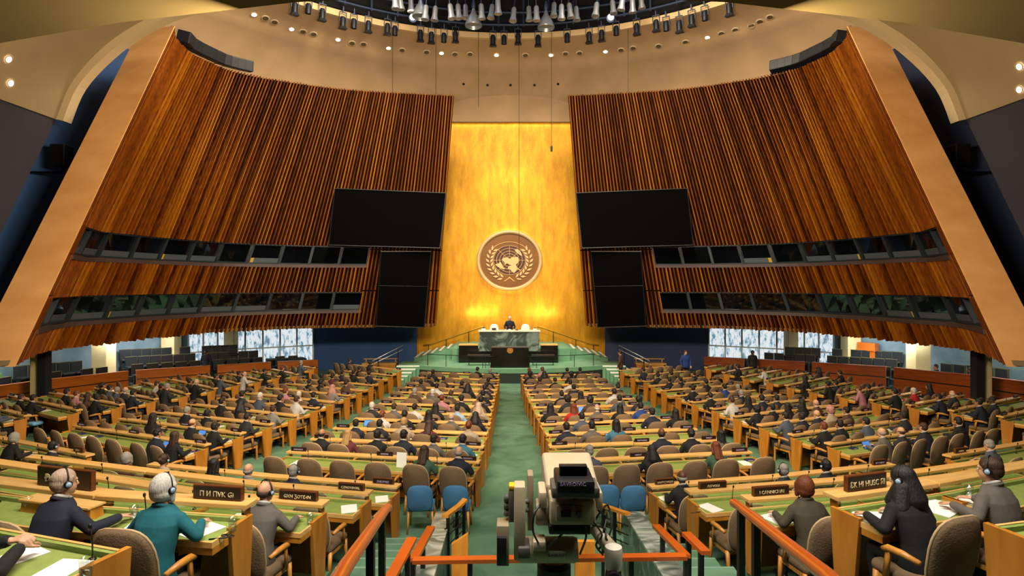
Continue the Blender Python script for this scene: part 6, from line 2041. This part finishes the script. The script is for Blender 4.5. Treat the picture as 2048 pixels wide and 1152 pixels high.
# thin hanging cables
for k, (px, y0, y1, Y, lab) in enumerate(((785, 66, 190, 31.6, 'above the left slat wall'), (872, 74, 190, 32, 'above the left slat wall near the gold wall'), (957, 84, 215, 32.4, 'left before the gold wall'), (1038, 88, 560, 32, 'before the middle of the gold wall'), (1103, 88, 292, 32, 'with a small microphone, right before the gold wall'), (1256, 72, 185, 31.5, 'above the right slat wall'))):
    a, b = P(px, y0 - 30, Y), P(px, y1, Y)
    t = thing('hanging_cable', 'thin dark cable hanging from the opening %s' % lab, 'cable', b)
    link('wire', MB().tube([(0, 0, 0), (0, 0, CZ + 20.0 - b.z)], .012, 6).mesh('wire', M_DARK), t)
    if k == 4:
        link('microphone', MB().lathe([(.05, 0), (.06, -.1), (.05, -.3), (.02, -.32)], n=12).mesh('microphone', M_BLACK, 'auto'), t)

# ------------------------------------------------------------------ people and furniture around the stage and galleries
for px, py, pz, sk, st, hc, cl, lab in ((1505, 733, 's', 'd', 'short', 'k', 'black', 'person in black suit standing before the red-brown parapet'), (1371, 728, 's', 'l', 'short', 'r', 'blue', 'person in blue standing by the dark back wall'),
                                        (1241, 752, 's', 'm', 'short', 'k', 'brown', 'person in brown standing beside the right stage steps'), (412, 722, 's', 'd', 'short', 'k', 'black', 'person in black standing before the bright left lobby window')):
    Y = 3.84 * F / (py + 14 - HY - SL * F)
    Y = min(Y, 30.4) if px > 1200 else 30.8
    x = (px - CX) * Y / F
    person((x, Y, fz(x, Y)), PI if px != 1241 else 1.2, lab, pz, sk, st, hc, cl, 'black', None)
def table_desk(px, Y, w, lab, rz=0, extra=True):
    x = (px - CX) * Y / F
    t = thing('side_desk', lab, 'desk', (x, Y, fz(x, Y)), (0, 0, rz))
    link('top', MB().box((-w / 2, -.35, .80), (w / 2, .35, .86)).mesh('top', M_RAIL), t)
    link('front_panel', MB().box((-w / 2 + .02, -.33, 0), (w / 2 - .02, -.29, .80)).mesh('front_panel', M_DESK), t)
    for s in (-1, 1):
        link('end_panel', MB().box((s * (w / 2 - .04) - .02, -.33, 0), (s * (w / 2 - .04) + .02, .33, .80)).mesh('end_panel', M_PANEL), t)
    link('shelf_rail', MB().box((-w / 2, .25, 1.02), (w / 2, .38, 1.06)).box((-w / 2 + .1, .3, .86), (-w / 2 + .14, .34, 1.02)).box((w / 2 - .14, .3, .86), (w / 2 - .1, .34, 1.02)).mesh('shelf_rail', M_RAIL), t)
    return t
table_desk(760, 32.6, 1.9, 'technical desk with boxes beside the left stage steps', .06)
table_desk(1300, 32.6, 1.7, 'technical desk with papers beside the right stage steps', -.06)
for px, Y, w, h, cl, lab in ((775, 32.15, .38, .42, '#9a8a58', 'yellowish cardboard box on the floor by the left technical desk'), (800, 31.8, .5, .55, '#8a6a4c', 'brown cardboard box beside the left stage steps'), (1272, 32.1, .55, .62, '#b9a98c', 'beige cloth-covered box by the right technical desk')):
    x = (px - CX) * Y / F
    t = thing('carton', lab, 'box', (x, Y, fz(x, Y)))
    link('body', MB().rbox((-w / 2, -.2, 0), (w / 2, .2, h), .02).mesh('body', mat('carton_' + cl[1:], cl, 0.8)), t)
    link('tape', MB().box((-w / 2 - .002, -.205, h * .4), (w / 2 + .002, -.2, h * .5)).mesh('tape', M_PANEL), t)
# lobby bench seen under the right slat wall, lectern of people behind the right parapet
t = thing('lobby_cabinet', 'orange wooden cabinet against the blue stone wall, right gallery', 'cabinet', (19.0, 30.6, fz(0, 30.6) + .9), (0, 0, -1.05))
link('body', MB().box((-.45, -.2, 0), (.45, .2, 1.2)).mesh('body', M_ORANGEWOOD), t)
link('shelf', MB().box((-.5, -.24, .78), (.5, .22, .84)).mesh('shelf', M_ORANGEWOOD), t)
link('plinth', MB().box((-.4, -.18, -.9), (.4, .18, 0)).mesh('plinth', M_BLACK), t)
for k, (x, y) in enumerate(((18.95, 22.0), (18.9, 21.0), (19.0, 20.0), (18.6, 24.4), (18.2, 25.8))):
    loc = V((x + .85, y, fz(0, y) + .10))
    person(loc, PI / 2 - .1, 'seated person behind the red-brown parapet, %s from the camera' % ORD[(3, 2, 1, 4, 5)[k]], 'c', ('l', 'm', 'l', 'd', 'm')[k], ('short', 'bob', 'bald', 'short', 'short')[k], ('g', 'b', 'g', 'k', 'k')[k], ('maroon', 'navy', 'brown', 'charcoal', 'black')[k], 'black', 'people behind the red-brown parapet', detail=0)
# green board at the far left edge under the wing
tag(link('green_board', MB().box((-.06, -1.6, 0), (.06, 1.6, 1.5)).mesh('green_board', mat('board_green', '#3f6b30', 0.8)), None, (-20.6, 21.6, .1)), 'plain green partition board at the far left under the wing', 'board')
